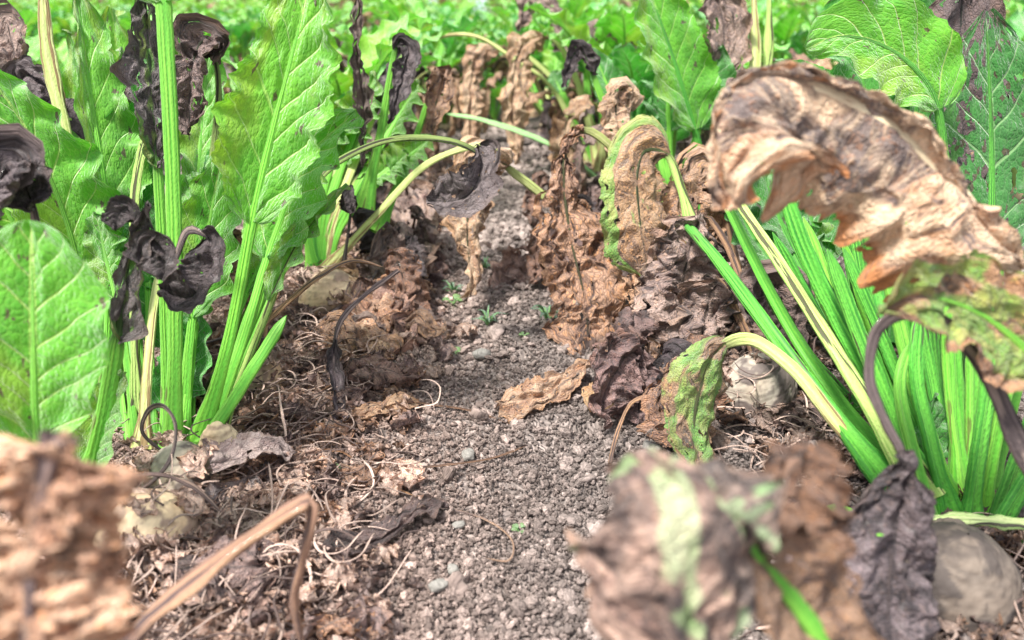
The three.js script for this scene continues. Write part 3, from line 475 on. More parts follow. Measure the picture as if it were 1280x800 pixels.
leaf(mainLeft, { p: [[268, 470, 0.74], [340, 396, 0.75], [400, 345, 0.77], [440, 326, 0.79], [488, 336, 0.80]], sm: M.bStalk, n: [0, 1, 0.5], sr0: 0.0065, sr1: 0.0022, bare: 1, nvS: 60, label: 'dry brown stalk bent over to the right' });
leaf(mainLeft, { p: [[262, 500, 0.75], [330, 350, 0.78], [400, 222, 0.82], [440, 192, 0.84], [500, 173, 0.86], [570, 178, 0.87], [600, 195, 0.87], [598, 225, 0.865], [580, 248, 0.86], [532, 252, 0.86]], b: 0.80, w: 0.029, m: M.grey, sm: M.sStalk, dead: 1, label: 'grey withered leaf hanging from a long arched stalk', n: [-0.2, 0.8, 0.6], n2: [0.2, 0.6, 1], r0: 1.2, r1: 0.8, cr: 0.006, jag: 0.3, prof: 'flag', nu: 40, nv: 50, sr0: 0.006, sr1: 0.0036, nvS: 80, tint: [0.5, 0.48, 0.5] });
leaf(mainLeft, { p: [[218, 325, 0.63], [236, 288, 0.625], [262, 300, 0.62], [270, 335, 0.615], [250, 368, 0.61], [205, 370, 0.61]], b: 0.34, w: 0.021, m: M.dark, sm: M.kStalk, dead: 1, label: 'black curled withered leaf', n: [-0.2, 0.5, 1], r0: 1.1, cr: 0.006, jag: 0.3, prof: 'flag', nu: 36, nv: 50, sr0: 0.003, sr1: 0.0025, bare: 1 });
leaf(mainLeft, { p: [[244, 320, 0.82], [266, 200, 0.82], [272, 90, 0.81], [258, 48, 0.80], [243, 70, 0.79], [236, 170, 0.78]], b: 0.6, w: 0.024, m: M.mauve, sm: M.sStalk, dead: 1, label: 'dark shrivelled leaf behind the tall stalk', n: [0.1, 0.3, 1], r0: 1.0, cr: 0.006, cf: 1.6, prof: 'flag', jag: 0.25, sr1: 0.003, tint: [0.6, 0.58, 0.62] });

// slim stalks and small ruffled leaves crowding the clump
for (const [x, y, d, bx, w, mm] of [[128, 150, .84, 170, .026, 'lush'], [152, 60, .90, 178, .03, 'fresh'], [180, 205, .80, 190, .024, 'lush'], [242, 215, .80, 222, .03, 'lush'], [272, 250, .76, 228, .024, 'fresh'], [295, 150, .86, 232, .028, 'deep'], [120, 265, .74, 172, .024, 'lush'], [402, 205, .74, 262, .022, 'fresh'], [358, 250, .78, 255, .022, 'lush'], [262, 40, .92, 228, .03, 'lush'], [405, 60, .95, 262, .035, 'lush'], [60, 120, .90, 150, .03, 'lush'], [90, 40, .95, 158, .03, 'fresh']])
  leaf(mainLeft, { p: [[bx, 575, .71], [lerp(bx, x, 0.35), lerp(575, y, 0.5), lerp(.71, d, 0.6)], [lerp(bx, x, 0.8), lerp(575, y, 0.84), d], [x, y, d + rr(-0.02, 0.02)]], b: 0.62, w, m: M[mm], sm: M.gStalk, n: [rr(-0.5, 0.5), rr(0.2, 0.8), 1], r0: 0.6, ruf: 0.32, rf: 5, jag: 0.14, nu: 34, nv: 50, sr0: 0.0048, sr1: 0.0034, tint: jit([1, 1, 1], 0.2) });
const bareBeet = plant(273, 546, 0.035, 'small smooth cream beet root right beside the tall left plant', { r: 0.021, seed: 6, m: M.root });
const shyBeet = plant(322, 462, 0.03, 'small cream beet root half buried in dead leaf behind the green stalks', { r: 0.028, seed: 9, m: M.root });
leaf(shyBeet, { p: [[318, 470, 0.86], [330, 400, 0.88], [312, 330, 0.90], [290, 290, 0.90]], b: 0.4, w: 0.03, m: M.brown, sm: M.bStalk, dead: 1, label: 'brown withered leaf', n: [0, 0.4, 1], r0: 1, cr: 0.008, prof: 'flag', jag: 0.3 });

const secondLeft = plant(412, 350, 0.05, 'beet plant with wide cream root and leaning yellow green stalks on the left row', { r: 0.042, seed: 11, m: M.root });
for (const [x, y, s, mm] of [[440, 120, 0, 'gStalk'], [470, 90, 0, 'gStalk'], [500, 60, 1, 'yStalk'], [455, 150, 0, 'gStalk'], [525, 100, 0, 'gStalk'], [420, 140, 0, 'dStalk'], [540, 170, 0, 'gStalk'], [480, 180, 1, 'yStalk'], [395, 120, 0, 'gStalk'], [510, 190, 0, 'gStalk']])
  leaf(secondLeft, { p: [[398 + (x - 460) * 0.06, 345, 1.07], [405 + (x - 460) * 0.35, 270, 1.07], [x, y, 1.08]], b: 0.7, w: s ? 0.012 : 0.03, m: s ? M.dark : M.fresh, sm: M[mm], dead: s, label: s ? 'dark shrivelled leaf tip' : undefined, n: [-0.3, 0.4, 1], r0: 0.8, ruf: 0.25, sr0: 0.0085, sr1: 0.0055, nu: 20, nv: 30 });
leaf(secondLeft, { p: [[404, 342, 1.05], [470, 270, 1.03], [530, 208, 1.02], [572, 188, 1.01], [610, 182, 1.0], [632, 195, 1.0]], sm: M.yStalk, n: [0, 0.5, 1], sr0: 0.0065, sr1: 0.004, label: 'yellowing stalk leaning over the path' });
leaf(secondLeft, { p: [[455, 260, 1.02], [475, 170, 1.01], [500, 50, 1.0], [508, 60, 1.0], [498, 110, 0.99], [485, 155, 0.98]], b: 0.6, w: 0.018, m: M.dark, sm: M.gStalk, dead: 1, label: 'dark folded leaf hanging at its tip', n: [0.2, 0, 1], r0: 1, cr: 0.005, prof: 'ovate', jag: 0.25, sr1: 0.004 });
leaf(secondLeft, { p: [[470, 290, 1.1], [510, 200, 1.12], [545, 100, 1.12], [552, 90, 1.12], [545, 130, 1.11], [535, 180, 1.10]], b: 0.58, w: 0.024, m: M.brown, sm: M.gStalk, dead: 1, label: 'red brown hanging withered leaf', n: [0.2, 0.1, 1], r0: 1, cr: 0.006, prof: 'ovate', jag: 0.25, sr1: 0.004 });
leaf(secondLeft, { p: [[430, 330, 1.0], [438, 262, 0.99], [436, 240, 0.98], [440, 270, 0.97]], b: 0.5, w: 0.012, m: M.dark, sm: M.kStalk, dead: 1, label: 'small black leaf scrap', n: [0, 0.3, 1], r0: 1.2, cr: 0.006, prof: 'flag', jag: 0.3, sr0: 0.002, sr1: 0.002 });
leaf(secondLeft, { p: [[452, 220, 1.0], [455, 140, 1.0], [448, 60, 0.99], [452, -30, 0.99]], b: 0.05, w: 0.017, m: M.mauve, dead: 1, label: 'narrow purple brown withered leaf', n: [0.2, 0.1, 1], r0: 1.2, cr: 0.006, prof: 'long', jag: 0.3, tint: [0.6, 0.6, 0.6] });
leaf(secondLeft, { p: [[430, 395, 0.99], [470, 400, 0.97], [500, 430, 0.93], [520, 420, 0.94]], b: 0.05, w: 0.05, m: M.mauve, dead: 1, label: 'brown collapsed leaf at the foot of the plant', n: [0, 1, 0.6], r0: 0.9, cr: 0.011, prof: 'flag', jag: 0.3, nu: 40, nv: 50, tint: [1.1, 0.95, 0.9] });
leaf(secondLeft, { p: [[440, 330, 1.06], [500, 320, 1.12], [520, 290, 1.2], [510, 240, 1.3]], b: 0.05, w: 0.05, m: M.mauve, dead: 1, label: 'drooping brown leaf behind the root', n: [0, 0.6, 1], r0: 0.9, cr: 0.011, prof: 'flag', jag: 0.3, nu: 36, nv: 46 });

for (let i = 0; i < 18; i++) {
  const x = rr(430, 540), y = rr(300, 440), d = groundDepth(y) - 0.02, a = rr(-1, 1);
  leaf(secondLeft, { p: [[x - 30, y, d], [x - 10, y - 14 + 20 * a, d - 0.01], [x + 12, y + 6, d - 0.02], [x + 30, y + 14 * a + 12, d - 0.02]], b: 0.04, w: rr(0.012, 0.026), m: M[['mauve', 'brown', 'ochre'][i % 3]], dead: 1, label: 'torn shred of dead leaf', n: [rr(-0.4, 0.4), 0.8, 0.7], r0: rr(-1.5, 1.5), cr: 0.006, cf: 1.5, jag: 0.3, prof: 'flag', nu: 26, nv: 36 });
}

// ---------------------------------------------------------------- right row
const fan = plant(1190, 668, 0.042, 'large beet plant at right with a wide fan of deep green stalks', { r: 0.026, seed: 13, m: M.rootDirty });
const F0 = [
  [[1140, 640, .61], [1020, 490, .66], [905, 335, .76], [845, 265, .93], 'dStalk', .0105, .008],
  [[1130, 610, .66], [1000, 430, .73], [918, 275, .86], [895, 220, .95], 'gStalk', .0085, .007],
  [[1160, 625, .60], [1055, 455, .63], [985, 345, .70], [922, 250, .80], [895, 200, .90], 'sStalk', .010, .006],
  [[1175, 640, .62], [1085, 470, .635], [1005, 310, .65], [965, 185, .66], 'dStalk', .0125, .0085],
  [[1165, 600, .67], [1060, 420, .69], [1000, 260, .71], 'dStalk', .010, .008],
  [[1180, 610, .65], [1110, 440, .67], [1050, 300, .69], 'dStalk', .0085, .007],
  [[1190, 640, .62], [1135, 450, .63], [1100, 300, .65], 'dStalk', .0095, .0075],
  [[1195, 620, .66], [1160, 450, .68], [1130, 290, .70], 'dStalk', .009, .007],
  [[1195, 640, .63], [1196, 520, .64], [1192, 420, .65], [1180, 300, .66], 'gStalk', .0085, .0075],
  [[1215, 640, .64], [1216, 520, .65], [1216, 420, .66], 'dStalk', .009, .008],
  [[1220, 660, .61], [1240, 560, .60], [1262, 450, .60], [1280, 330, .61], 'dStalk', .010, .0085],
  [[1210, 670, .60], [1222, 580, .59], [1236, 480, .59], [1245, 380, .60], 'dStalk', .0095, .008],
  [[1235, 680, .60], [1265, 600, .59], [1300, 500, .58], 'dStalk', .0105, .009],
  [[1230, 700, .585], [1260, 640, .575], [1310, 560, .57], 'dStalk', .010, .009],
  [[1240, 715, .57], [1280, 690, .56], [1330, 650, .555], 'dStalk', .0105, .009],
  [[1180, 620, .68], [1090, 530, .74], [1000, 430, .78], [940, 330, .80], 'dStalk', .0085, .007],
  [[1200, 620, .70], [1175, 430, .74], [1150, 230, .76], 'dStalk', .009, .007],
  [[1225, 620, .70], [1240, 450, .74], [1250, 300, .76], 'dStalk', .009, .007],
  [[1210, 640, .68], [1100, 500, .78], [1030, 380, .84], 'gStalk', .0085, .006],
  [[1180, 700, .59], [1140, 560, .585], [1125, 480, .585], [1140, 420, .60], 'dStalk', .008, .006],
  [[1170, 650, .60], [1120, 530, .60], [1075, 420, .61], [1030, 300, .62], 'dStalk', .0095, .008],
  [[1150, 620, .70], [1040, 430, .74], [960, 280, .76], 'dStalk', .0095, .008],
  [[1185, 640, .60], [1160, 540, .59], [1145, 470, .59], [1150, 380, .60], 'dStalk', .0085, .0075],
  [[1175, 610, .72], [1090, 400, .78], [1060, 250, .80], 'dStalk', .010, .008],
  [[1205, 630, .72], [1200, 430, .78], [1205, 250, .80], 'dStalk', .010, .008],
  [[1230, 640, .66], [1270, 480, .66], [1310, 350, .66], 'dStalk', .010, .008],
  [[1160, 620, .74], [1010, 470, .84], [930, 400, .88], 'dStalk', .009, .007],
];
for (const f of F0) { const k = f.length - 3; leaf(fan, { p: f.slice(0, k), sm: M[f[k] === 'dStalk' && rnd() < 0.3 ? 'gStalk' : f[k]], n: [-0.15 + rr(-0.5, 0.5), 0.35, 1], sr0: f[k + 1] * 0.78, sr1: f[k + 2] * 0.74, tintS: f[k] === 'gStalk' ? jit([0.75, 0.95, 0.8], 0.15) : jit([1, 1, 1], 0.3), flat: 0.85, gro: 0.75 }); }
leaf(fan, { p: [[1165, 640, .66], [1160, 590, .65], [1162, 530, .65], [1168, 490, .65]], b: 0.15, w: 0.018, m: M.deep, sm: M.dStalk, n: [0.1, 0.2, 1], r0: 0.4, ruf: 0.15, sr1: 0.003, tint: [1, 1.1, 0.9] });
leaf(fan, { p: [[1165, 660, .575], [1130, 656, .565], [1200, 650, .55], [1310, 658, .545]].slice(1), sm: M.sStalk, n: [0, 1, 0.7], sr0: 0.005, sr1: 0.0055, bare: 1, tintS: [1.35, 1.15, 1.8], label: 'pale streaked stalk lying across the fan' });
leaf(fan, { p: [[1202, 728, .565], [1140, 690, .56], [1080, 655, .575], [1040, 640, .59], [1025, 650, .59]], sm: M.gStalk, n: [0, 1, 0.5], sr0: 0.0075, sr1: 0.0075, bare: 1, label: 'broken green stalk pointing to the left' });
leaf(fan, { p: [[1100, 690, .57], [1065, 680, .575], [1030, 690, .575], [995, 712, .57]], b: 0.1, w: 0.017, m: M.deep, sm: M.gStalk, n: [0, 0.9, 0.8], flip: 1, tint: [2.2, 1.7, 3.2], r0: 0.7, ruf: 0.2, sr0: 0.003, sr1: 0.003, label: 'leaf turned to its pale underside' });
leaf(fan, { p: [[1160, 640, .62], [1060, 545, .64], [985, 455, .66], [935, 424, .67], [896, 438, .67], [874, 490, .665], [868, 545, .66], [885, 612, .65]], b: 0.62, w: 0.033, m: M.half, sm: M.yStalk, dead: 1, label: 'half green, half brown leaf folded down from its stalk', n: [0.35, 0.6, 1], n2: [0.25, 0.2, 1], r0: -1.2, r1: -0.5, cr: 0.004, jag: 0.12, ruf: 0.15, prof: 'ovate', nu: 44, nv: 70, sr0: 0.0085, sr1: 0.0058, nvS: 60 });
leaf(fan, { p: [[1200, 430, .74], [1184, 240, .74], [1166, 118, .72], [1120, 66, .71], [1055, 45, .70], [1005, 62, .70]], b: 0.58, w: 0.047, m: M.lush, sm: M.dStalk, n: [0.1, 0.5, 1], r0: 0.35, ruf: 0.10, jag: 0.06, bul: 0.0015, nu: 44, nv: 64, sr1: 0.004, tint: [1.15, 1.1, 1] });
leaf(fan, { p: [[1225, 560, .68], [1238, 400, .74], [1240, 250, .76], [1238, 130, .76], [1232, 14, .75]], b: 0.44, w: 0.066, m: M.hole, sm: M.dStalk, n: [-0.15, 0.15, 1], r0: 0.35, ruf: 0.07, jag: 0.08, nu: 52, nv: 90, sr1: 0.0055, label: 'dark green leaf full of small holes' });
leaf(fan, { p: [[1220, 520, .80], [1218, 300, .86], [1200, 130, .88], [1205, -60, .88]], b: 0.5, w: 0.06, m: M.mauve, sm: M.dStalk, dead: 1, label: 'dark dead leaf behind the holed one', n: [0, 0.1, 1], r0: 0.6, cr: 0.006, nu: 30, nv: 40, tint: [0.35, 0.35, 0.4] });
leaf(fan, { p: [[1100, 400, .84], [1060, 200, .86], [1010, 110, .84], [968, 78, .83]], b: 0.62, w: 0.032, m: M.deep, sm: M.dStalk, flip: 1, n: [0.1, 0.7, 1], tint: [1.7, 1.5, 2.2], r0: 0.6, ruf: 0.2, sr1: 0.005 });
leaf(fan, { p: [[1090, 420, .88], [1085, 200, .92], [1075, 60, .92], [1060, -40, .92]], b: 0.5, w: 0.05, m: M.deep, sm: M.dStalk, n: [0, 0.3, 1], r0: 0.6, ruf: 0.2, sr1: 0.0055 });
leaf(fan, { p: [[1120, 430, .9], [1140, 220, .94], [1150, 100, .94], [1190, -30, .94]], b: 0.5, w: 0.05, m: M.deep, sm: M.dStalk, n: [0, 0.3, 1], r0: 0.6, ruf: 0.2, sr1: 0.0055, tint: [0.7, 0.8, 0.8] });

for (const [x, y, w, mm] of [[960, 175, .035, 'deep'], [1010, 200, .03, 'deep'], [1050, 190, .035, 'lush'], [985, 230, .03, 'deep'], [1080, 230, .03, 'deep'], [930, 215, .025, 'deep']])
  leaf(fan, { p: [[1130, 560, .76], [lerp(1100, x, 0.45), 400, .84], [x, y + 60, .90], [x - 6, y, .91]], b: 0.62, w, m: M[mm], sm: M.dStalk, n: [rr(-0.4, 0.4), 0.4, 1], r0: 0.6, ruf: 0.25, sr0: 0.008, sr1: 0.006, nu: 24, nv: 36, tint: [0.8, 0.85, 0.8] });
for (let i = 0; i < 12; i++) { const x = rr(1000, 1290), y = rr(270, 420), d = rr(.64, .78); leaf(fan, { p: [[1190 + (x - 1150) * 0.25 + rr(-15, 15), 620, d - 0.02], [lerp(1190, x, 0.62), lerp(620, y, 0.5), d], [x, y, d + 0.01]], sm: i % 3 ? M.dStalk : M.gStalk, n: [rr(-0.6, 0.6), 0.3, 1], sr0: rr(0.0055, 0.0075), sr1: rr(0.0045, 0.006), flat: 0.85, gro: 0.75, tintS: jit([0.85, 0.9, 0.8], 0.35) }); }
const dirtyBeet = plant(1203, 692, 0.05, 'rough grey brown soil-covered beet root at the bottom right corner', { r: 0.042, seed: 15, m: M.rootDirty });

const wilt = plant(952, 462, 0.045, 'beet plant with pale dirty root and collapsed brown leaves on the right row', { r: 0.038, seed: 17, m: M.rootPale });
for (const [p, w, mm, lb, e] of [
  [[[950, 470, .86], [935, 380, .87], [905, 300, .88], [880, 270, .88], [860, 320, .87], [845, 400, .86], [835, 470, .84]], 0.05, 'mauve', 'grey brown collapsed leaf hanging in folds', { b: 0.52, cf: 1.5 }],
  [[[955, 470, .84], [925, 400, .84], [895, 350, .84], [880, 400, .83], [872, 470, .82], [865, 520, .80]], 0.042, 'mauve', 'lower grey brown collapsed leaf', { b: 0.44, cf: 1.5 }],
  [[[940, 470, .90], [890, 340, .92], [850, 300, .93], [825, 360, .92], [805, 440, .90], [790, 480, .87]], 0.042, 'brown', 'brown crumpled hanging leaf with a dark midrib', { b: 0.5, cf: 1.4 }],
  [[[945, 460, .92], [915, 300, .95], [895, 230, .96], [880, 210, .96], [872, 260, .95], [880, 330, .93]], 0.036, 'brown', 'red brown withered leaf under the big tan one', { b: 0.5 }],
  [[[950, 460, .88], [945, 400, .86], [960, 360, .86], [980, 400, .85], [985, 450, .84]], 0.035, 'mauve', 'dark withered leaf beside the root', { b: 0.3, tint: [0.5, 0.48, 0.5] }],
  [[[930, 480, .86], [880, 470, .86], [820, 470, .85], [780, 510, .80]], 0.05, 'mauve', 'dark leaf collapsed on the soil', { b: 0.1, tint: [0.55, 0.52, 0.55], n: [0, 1, 0.6] }],
]) leaf(wilt, { p, w, m: M[mm], sm: M.bStalk, dead: 1, label: lb, n: [0.1, 0.35, 1], r0: -0.7, r1: -0.4, cr: 0.010, jag: 0.25, ruf: 0.2, prof: 'flag', nu: 48, nv: 76, sr0: 0.006, sr1: 0.004, ...e });
leaf(wilt, { p: [[870, 300, .92], [850, 232, .93], [832, 192, .93], [808, 188, .93], [797, 215, .92], [800, 275, .91], [812, 350, .90]], b: 0.36, w: 0.049, wl: 0.85, m: M.edge, sm: M.sStalk, dead: 1, label: 'brown withered leaf with one green wavy edge', n: [0.1, 0.4, 1], n2: [0.1, 0.1, 1], r0: -0.9, r1: -0.35, cr: 0.004, jag: 0.12, ruf: 0.22, rf: 3, prof: 'flag', nu: 52, nv: 76, sr0: 0.007, sr1: 0.005 });
leaf(wilt, { p: [[950, 500, .80], [925, 508, .78], [905, 540, .75], [902, 590, .70]], sm: M.bStalk, n: [0, 0.5, 1], sr0: 0.003, sr1: 0.0025, bare: 1, label: 'thin brown arched stalk' });

for (let i = 0; i < 26; i++) {
  const x = rr(770, 930), y = rr(250, 470), d = lerp(1.0, 0.84, (y - 250) / 220) + rr(-0.05, 0.02), a = rr(-1, 1), h = rr(40, 110), thin = i % 3 === 0;
  leaf(wilt, { p: [[x, y, d], [x + 14 * a, y - 20, d], [x + 26 * a, y + h * 0.3, d - 0.01], [x + rr(-20, 40) * a, y + h, d - 0.015]], b: 0.15, w: thin ? 0 : rr(0.010, 0.026), m: M[['mauve', 'brown', 'dark', 'brown'][i % 4]], sm: thin ? M.kStalk : null, dead: 1, label: thin ? 'thin black dried stalk' : 'shrivelled shred of dead leaf', n: [rr(-0.5, 0.5), 0.3, 1], r0: rr(-1.6, 1.6), cr: 0.006, cf: 1.5, jag: 0.3, ruf: 0.2, prof: 'flag', nu: 30, nv: 46, sr0: 0.0022, sr1: 0.0016, bare: 1 });
}
const droop = plant(850, 320, 0.05, 'beet plant with drooping brown leaves beside the middle of the path', { r: 0.04, seed: 19, m: M.rootDirty });
leaf(droop, { p: [[835, 315, 1.06], [800, 245, 1.03], [758, 178, 1.0], [726, 162, .99], [706, 195, .98], [712, 290, .97], [732, 380, .95], [736, 458, .93]], b: 0.40, w: 0.052, m: M.brown, sm: M.yStalk, dead: 1, label: 'long brown hanging leaf with dark midrib', n: [0.15, 0.5, 1], n2: [0, 0.2, 1], r0: -1.1, r1: 0.5, cr: 0.007, cf: 1.6, jag: 0.3, ruf: 0.3, prof: 'long2', nu: 60, nv: 110, sr0: 0.008, sr1: 0.0055, tint: [0.88, 0.84, 0.84] });
leaf(droop, { p: [[840, 330, 1.10], [760, 318, 1.08], [712, 272, 1.07], [650, 222, 1.05], [616, 200, 1.03], [592, 225, 1.02], [584, 290, 1.01], [592, 368, 1.0]], b: 0.56, w: 0.040, m: M.ochre, sm: M.yStalk, dead: 1, label: 'tan withered leaf hanging over the path', n: [-0.1, 0.5, 1], n2: [-0.2, 0.1, 1], r0: -0.8, r1: -1.3, cr: 0.008, jag: 0.3, ruf: 0.3, prof: 'ovate', nu: 48, nv: 80, sr0: 0.009, sr1: 0.0058, nvS: 60 });
leaf(droop, { p: [[850, 315, 1.12], [800, 215, 1.12], [756, 130, 1.1], [725, 62, 1.09], [712, 75, 1.09], [700, 110, 1.08]], b: 0.72, w: 0.013, m: M.dark, sm: M.gStalk, dead: 1, label: 'black leaf hooked over at its tip', n: [0.2, 0.4, 1], r0: 1, cr: 0.006, prof: 'flag', jag: 0.3, sr1: 0.005 });
leaf(droop, { p: [[858, 318, 1.08], [820, 240, 1.08], [790, 175, 1.07], [778, 110, 1.07], [770, 130, 1.06], [775, 200, 1.05]], b: 0.62, w: 0.032, m: M.ochre, sm: M.sStalk, dead: 1, label: 'tan curled leaf with black edges', n: [0.1, 0.3, 1], r0: -0.9, cr: 0.008, prof: 'ovate', jag: 0.25, sr1: 0.005 });
leaf(droop, { p: [[860, 330, 1.15], [878, 220, 1.15], [850, 100, 1.12], [800, -45, 1.10]], b: 0.45, w: 0.056, m: M.fresh, sm: M.dStalk, n: [0.35, 0.2, 1], r0: 0.6, ruf: 0.14, nu: 40, nv: 60, sr1: 0.006, tint: [0.9, 1.05, 0.9] });
for (const [x, y, w] of [[770, 90, 0.04], [835, 60, 0.05], [740, 60, 0.03], [900, 60, 0.05], [815, 130, 0]])
  leaf(droop, { p: [[856, 325, 1.18], [840 + (x - 840) * 0.3, 230, 1.18], [x, y, 1.2]], b: 0.6, w, m: M.deep, sm: M.gStalk, n: [0.1, 0.3, 1], r0: 0.6, ruf: 0.2, sr0: 0.009, sr1: 0.006, nu: 22, nv: 34 });
leaf(droop, { p: [[840, 330, 1.2], [900, 240, 1.22], [940, 110, 1.2], [942, -30, 1.2]], sm: M.yStalk, n: [0, 0, 1], sr0: 0.009, sr1: 0.008, bare: 1 });
leaf(droop, { p: [[845, 330, 1.2], [908, 240, 1.23], [955, 110, 1.22], [962, -30, 1.22]], sm: M.sStalk, n: [0, 0, 1], sr0: 0.008, sr1: 0.007, bare: 1 });
leaf(droop, { p: [[880, 330, 1.2], [890, 180, 1.22], [905, 40, 1.2], [890, -20, 1.2]], b: 0.3, w: 0.04, m: M.mauve, dead: 1, label: 'brown crumpled leaf against the green ones', n: [0, 0.2, 1], r0: 0.8, cr: 0.008, prof: 'flag', jag: 0.3 });
leaf(droop, { p: [[760, 340, 1.15], [690, 340, 1.15], [640, 360, 1.12], [600, 380, 1.1]].map((q) => [q[0] + 20, q[1], q[2]]), b: 0.05, w: 0.07, m: M.mauve, dead: 1, label: 'collapsed brown leaf spread on the soil', n: [0, 1, 0.5], r0: 0.6, cr: 0.010, prof: 'flag', jag: 0.3, nu: 40, nv: 50, tint: [0.85, 0.8, 0.8] });

const farRight = plant(752, 226, 0.05, 'blurred beet plant with tan hanging leaves at the upper centre', { r: 0.04, seed: 23, m: M.rootDirty });
for (const [p, w, mm, b, lb] of [
  [[[750, 215, 1.75], [728, 120, 1.75], [690, 48, 1.72], [652, 60, 1.7], [640, 130, 1.7], [648, 205, 1.7]], .05, 'ochre', .5, 'tan hanging leaf'],
  [[[745, 215, 1.85], [700, 110, 1.85], [640, 62, 1.82], [598, 70, 1.8], [588, 120, 1.78], [590, 195, 1.78]], .045, 'ochre', .55, 'tan leaf hanging over the path'],
  [[[750, 215, 1.7], [760, 120, 1.68], [742, 40, 1.66], [770, 30, 1.65], [790, 80, 1.64], [792, 120, 1.64]], .05, 'mauve', .5, 'grey brown hanging leaf'],
  [[[750, 215, 1.9], [720, 100, 1.9], [690, 10, 1.9], [660, 0, 1.9], [650, 40, 1.9]], .05, 'mauve', .5, 'dark leaf at the top'],
]) leaf(farRight, { p, w: w * 0.62, b, m: M[mm], sm: M.yStalk, dead: 1, label: lb, n: [0, 0.5, 1], r0: -0.8, cr: 0.009, jag: 0.25, ruf: 0.3, prof: 'flag', sr0: 0.009, sr1: 0.006 });
leaf(farRight, { p: [[760, 232, 1.6], [690, 182, 1.56], [610, 152, 1.56], [552, 141, 1.62]], sm: M.gStalk, n: [0, 1, 0.4], sr0: 0.009, sr1: 0.007, bare: 1, tintS: [1.7, 1.05, 4.5], label: 'pale stalk lying out over the path' });
leaf(farRight, { p: [[740, 215, 1.8], [690, 110, 1.78], [640, 72, 1.76], [590, 44, 1.76], [530, 52, 1.78], [478, 92, 1.8]], sm: M.yStalk, n: [0, 1, 0.4], sr0: 0.009, sr1: 0.006, bare: 1, label: 'pale arched stalk reaching over the path' });
for (const [x, y] of [[730, 60], [690, 90], [780, 70], [760, 20]]) leaf(farRight, { p: [[752, 222, 1.8], [748 + (x - 750) * 0.5, 150, 1.8], [x, y, 1.82]], b: 0.8, w: 0.03, m: M.deep, sm: M.gStalk, n: [0, 0.4, 1], sr0: 0.010, sr1: 0.008, nu: 16, nv: 20 });

// limp dead leaves that close in on the path from both sides
for (const [own, x0, x1, y0, y1, n] of [[droop, 665, 790, 235, 320, 11], [secondLeft, 440, 530, 230, 340, 9], [wilt, 770, 900, 300, 480, 13]])
  for (let i = 0; i < n; i++) {
    const x = rr(x0, x1), y = rr(y0, y1), d = groundDepth(y + 45) + rr(-0.05, 0.03), a = own === secondLeft ? rr(-0.4, 1) : rr(-1, 0.4), h = rr(45, 90) / d, q = 1 / d;
    leaf(own, { p: [[x - 34 * a * q, y + 14, d + 0.04], [x - 14 * a * q, y - 16, d], [x + 6 * a * q, y + h * 0.2, d - 0.02], [x + 16 * a * q, y + h * 0.7, d - 0.03], [x + rr(10, 34) * a * q, y + h, d - 0.04]], b: 0.3, w: rr(0.018, 0.036), m: M[['mauve', 'brown', 'mauve', 'dark', 'ochre'][i % 5]], sm: M.bStalk, dead: 1, label: ['limp grey brown leaf', 'limp rust brown leaf', 'limp grey brown leaf', 'limp blackened leaf', 'limp tan leaf'][i % 5], n: [rr(-0.5, 0.5), 0.45, 1], r0: rr(-1.5, -0.5), r1: rr(-1.2, 1.2), cr: 0.007, cf: 1.5, jag: 0.3, ruf: 0.2, prof: ['flag', 'ovate', 'long2'][i % 3], nu: 36, nv: 60, sr0: 0.003, sr1: 0.0025, tint: jit([0.62, 0.56, 0.6], 0.3), bare: 1 });
  }

// ---------------------------------------------------------------- big withered leaves close to the lens
function loose(name, label, o, group) { // a leaf whose own plant stands outside the picture
  const pts = pxpts(o.p), g = thing(name, pts[0].clone(), label, o.cat ?? 'withered leaf', group);
  leaf(g, { ...o, name: 'blade', label: undefined });
  for (const v of o.veins ?? []) part('vein', stalkGeo({ pts: pxpts(v).map((q) => q.sub(g.position)), b: 1, sr0: 0.0022, sr1: 0.0012, bare: true, n0: V(0, 0.4, 1), flat: 0.5, gro: 0, tintS: o.tintS, seed: 3 }), o.sm, g);
  return g;
}
loose('withered_leaf', 'big tan and grey withered leaf arching over the fan of green stalks', { p: [[1310, 420, .46], [1258, 322, .45], [1190, 225, .44], [1105, 148, .43], [1015, 105, .425], [940, 100, .42], [900, 150, .415], [895, 215, .41], [905, 262, .41]], b: 0.14, w: 0.078, wl: 1.0, wr: 0.02, m: M.tan, sm: M.cream, n: [0.5, 0.75, 0.4], n2: [-0.5, 0.4, 0.7], r0: -1.6, r1: -1.25, rR: 0.5, cr: 0.0062, cf: 0.9, vs: 1.7, jag: 0.14, ruf: 0.16, prof: 'flag', nu: 80, nv: 150, sr0: 0.009, sr1: 0.0085, tipR: 0.3, flat: 0.32, gro: 0, bul: 0, tintS: [1, 1, 1] });
loose('withered_leaf', 'rust brown and blotched green leaf curled at the right edge', { p: [[1330, 500, .43], [1275, 430, .425], [1210, 385, .42], [1140, 372, .41], [1095, 395, .41]], b: 0.12, w: 0.028, m: M.half, sm: M.gStalk, n: [-0.1, 0.5, 1], r0: 0.6, r1: 1.0, cr: 0.004, cf: 1.5, jag: 0.14, ruf: 0.25, prof: 'flag', nu: 60, nv: 90, tint: [1.2, 1.05, 0.95], sr0: 0.004, sr1: 0.003 });
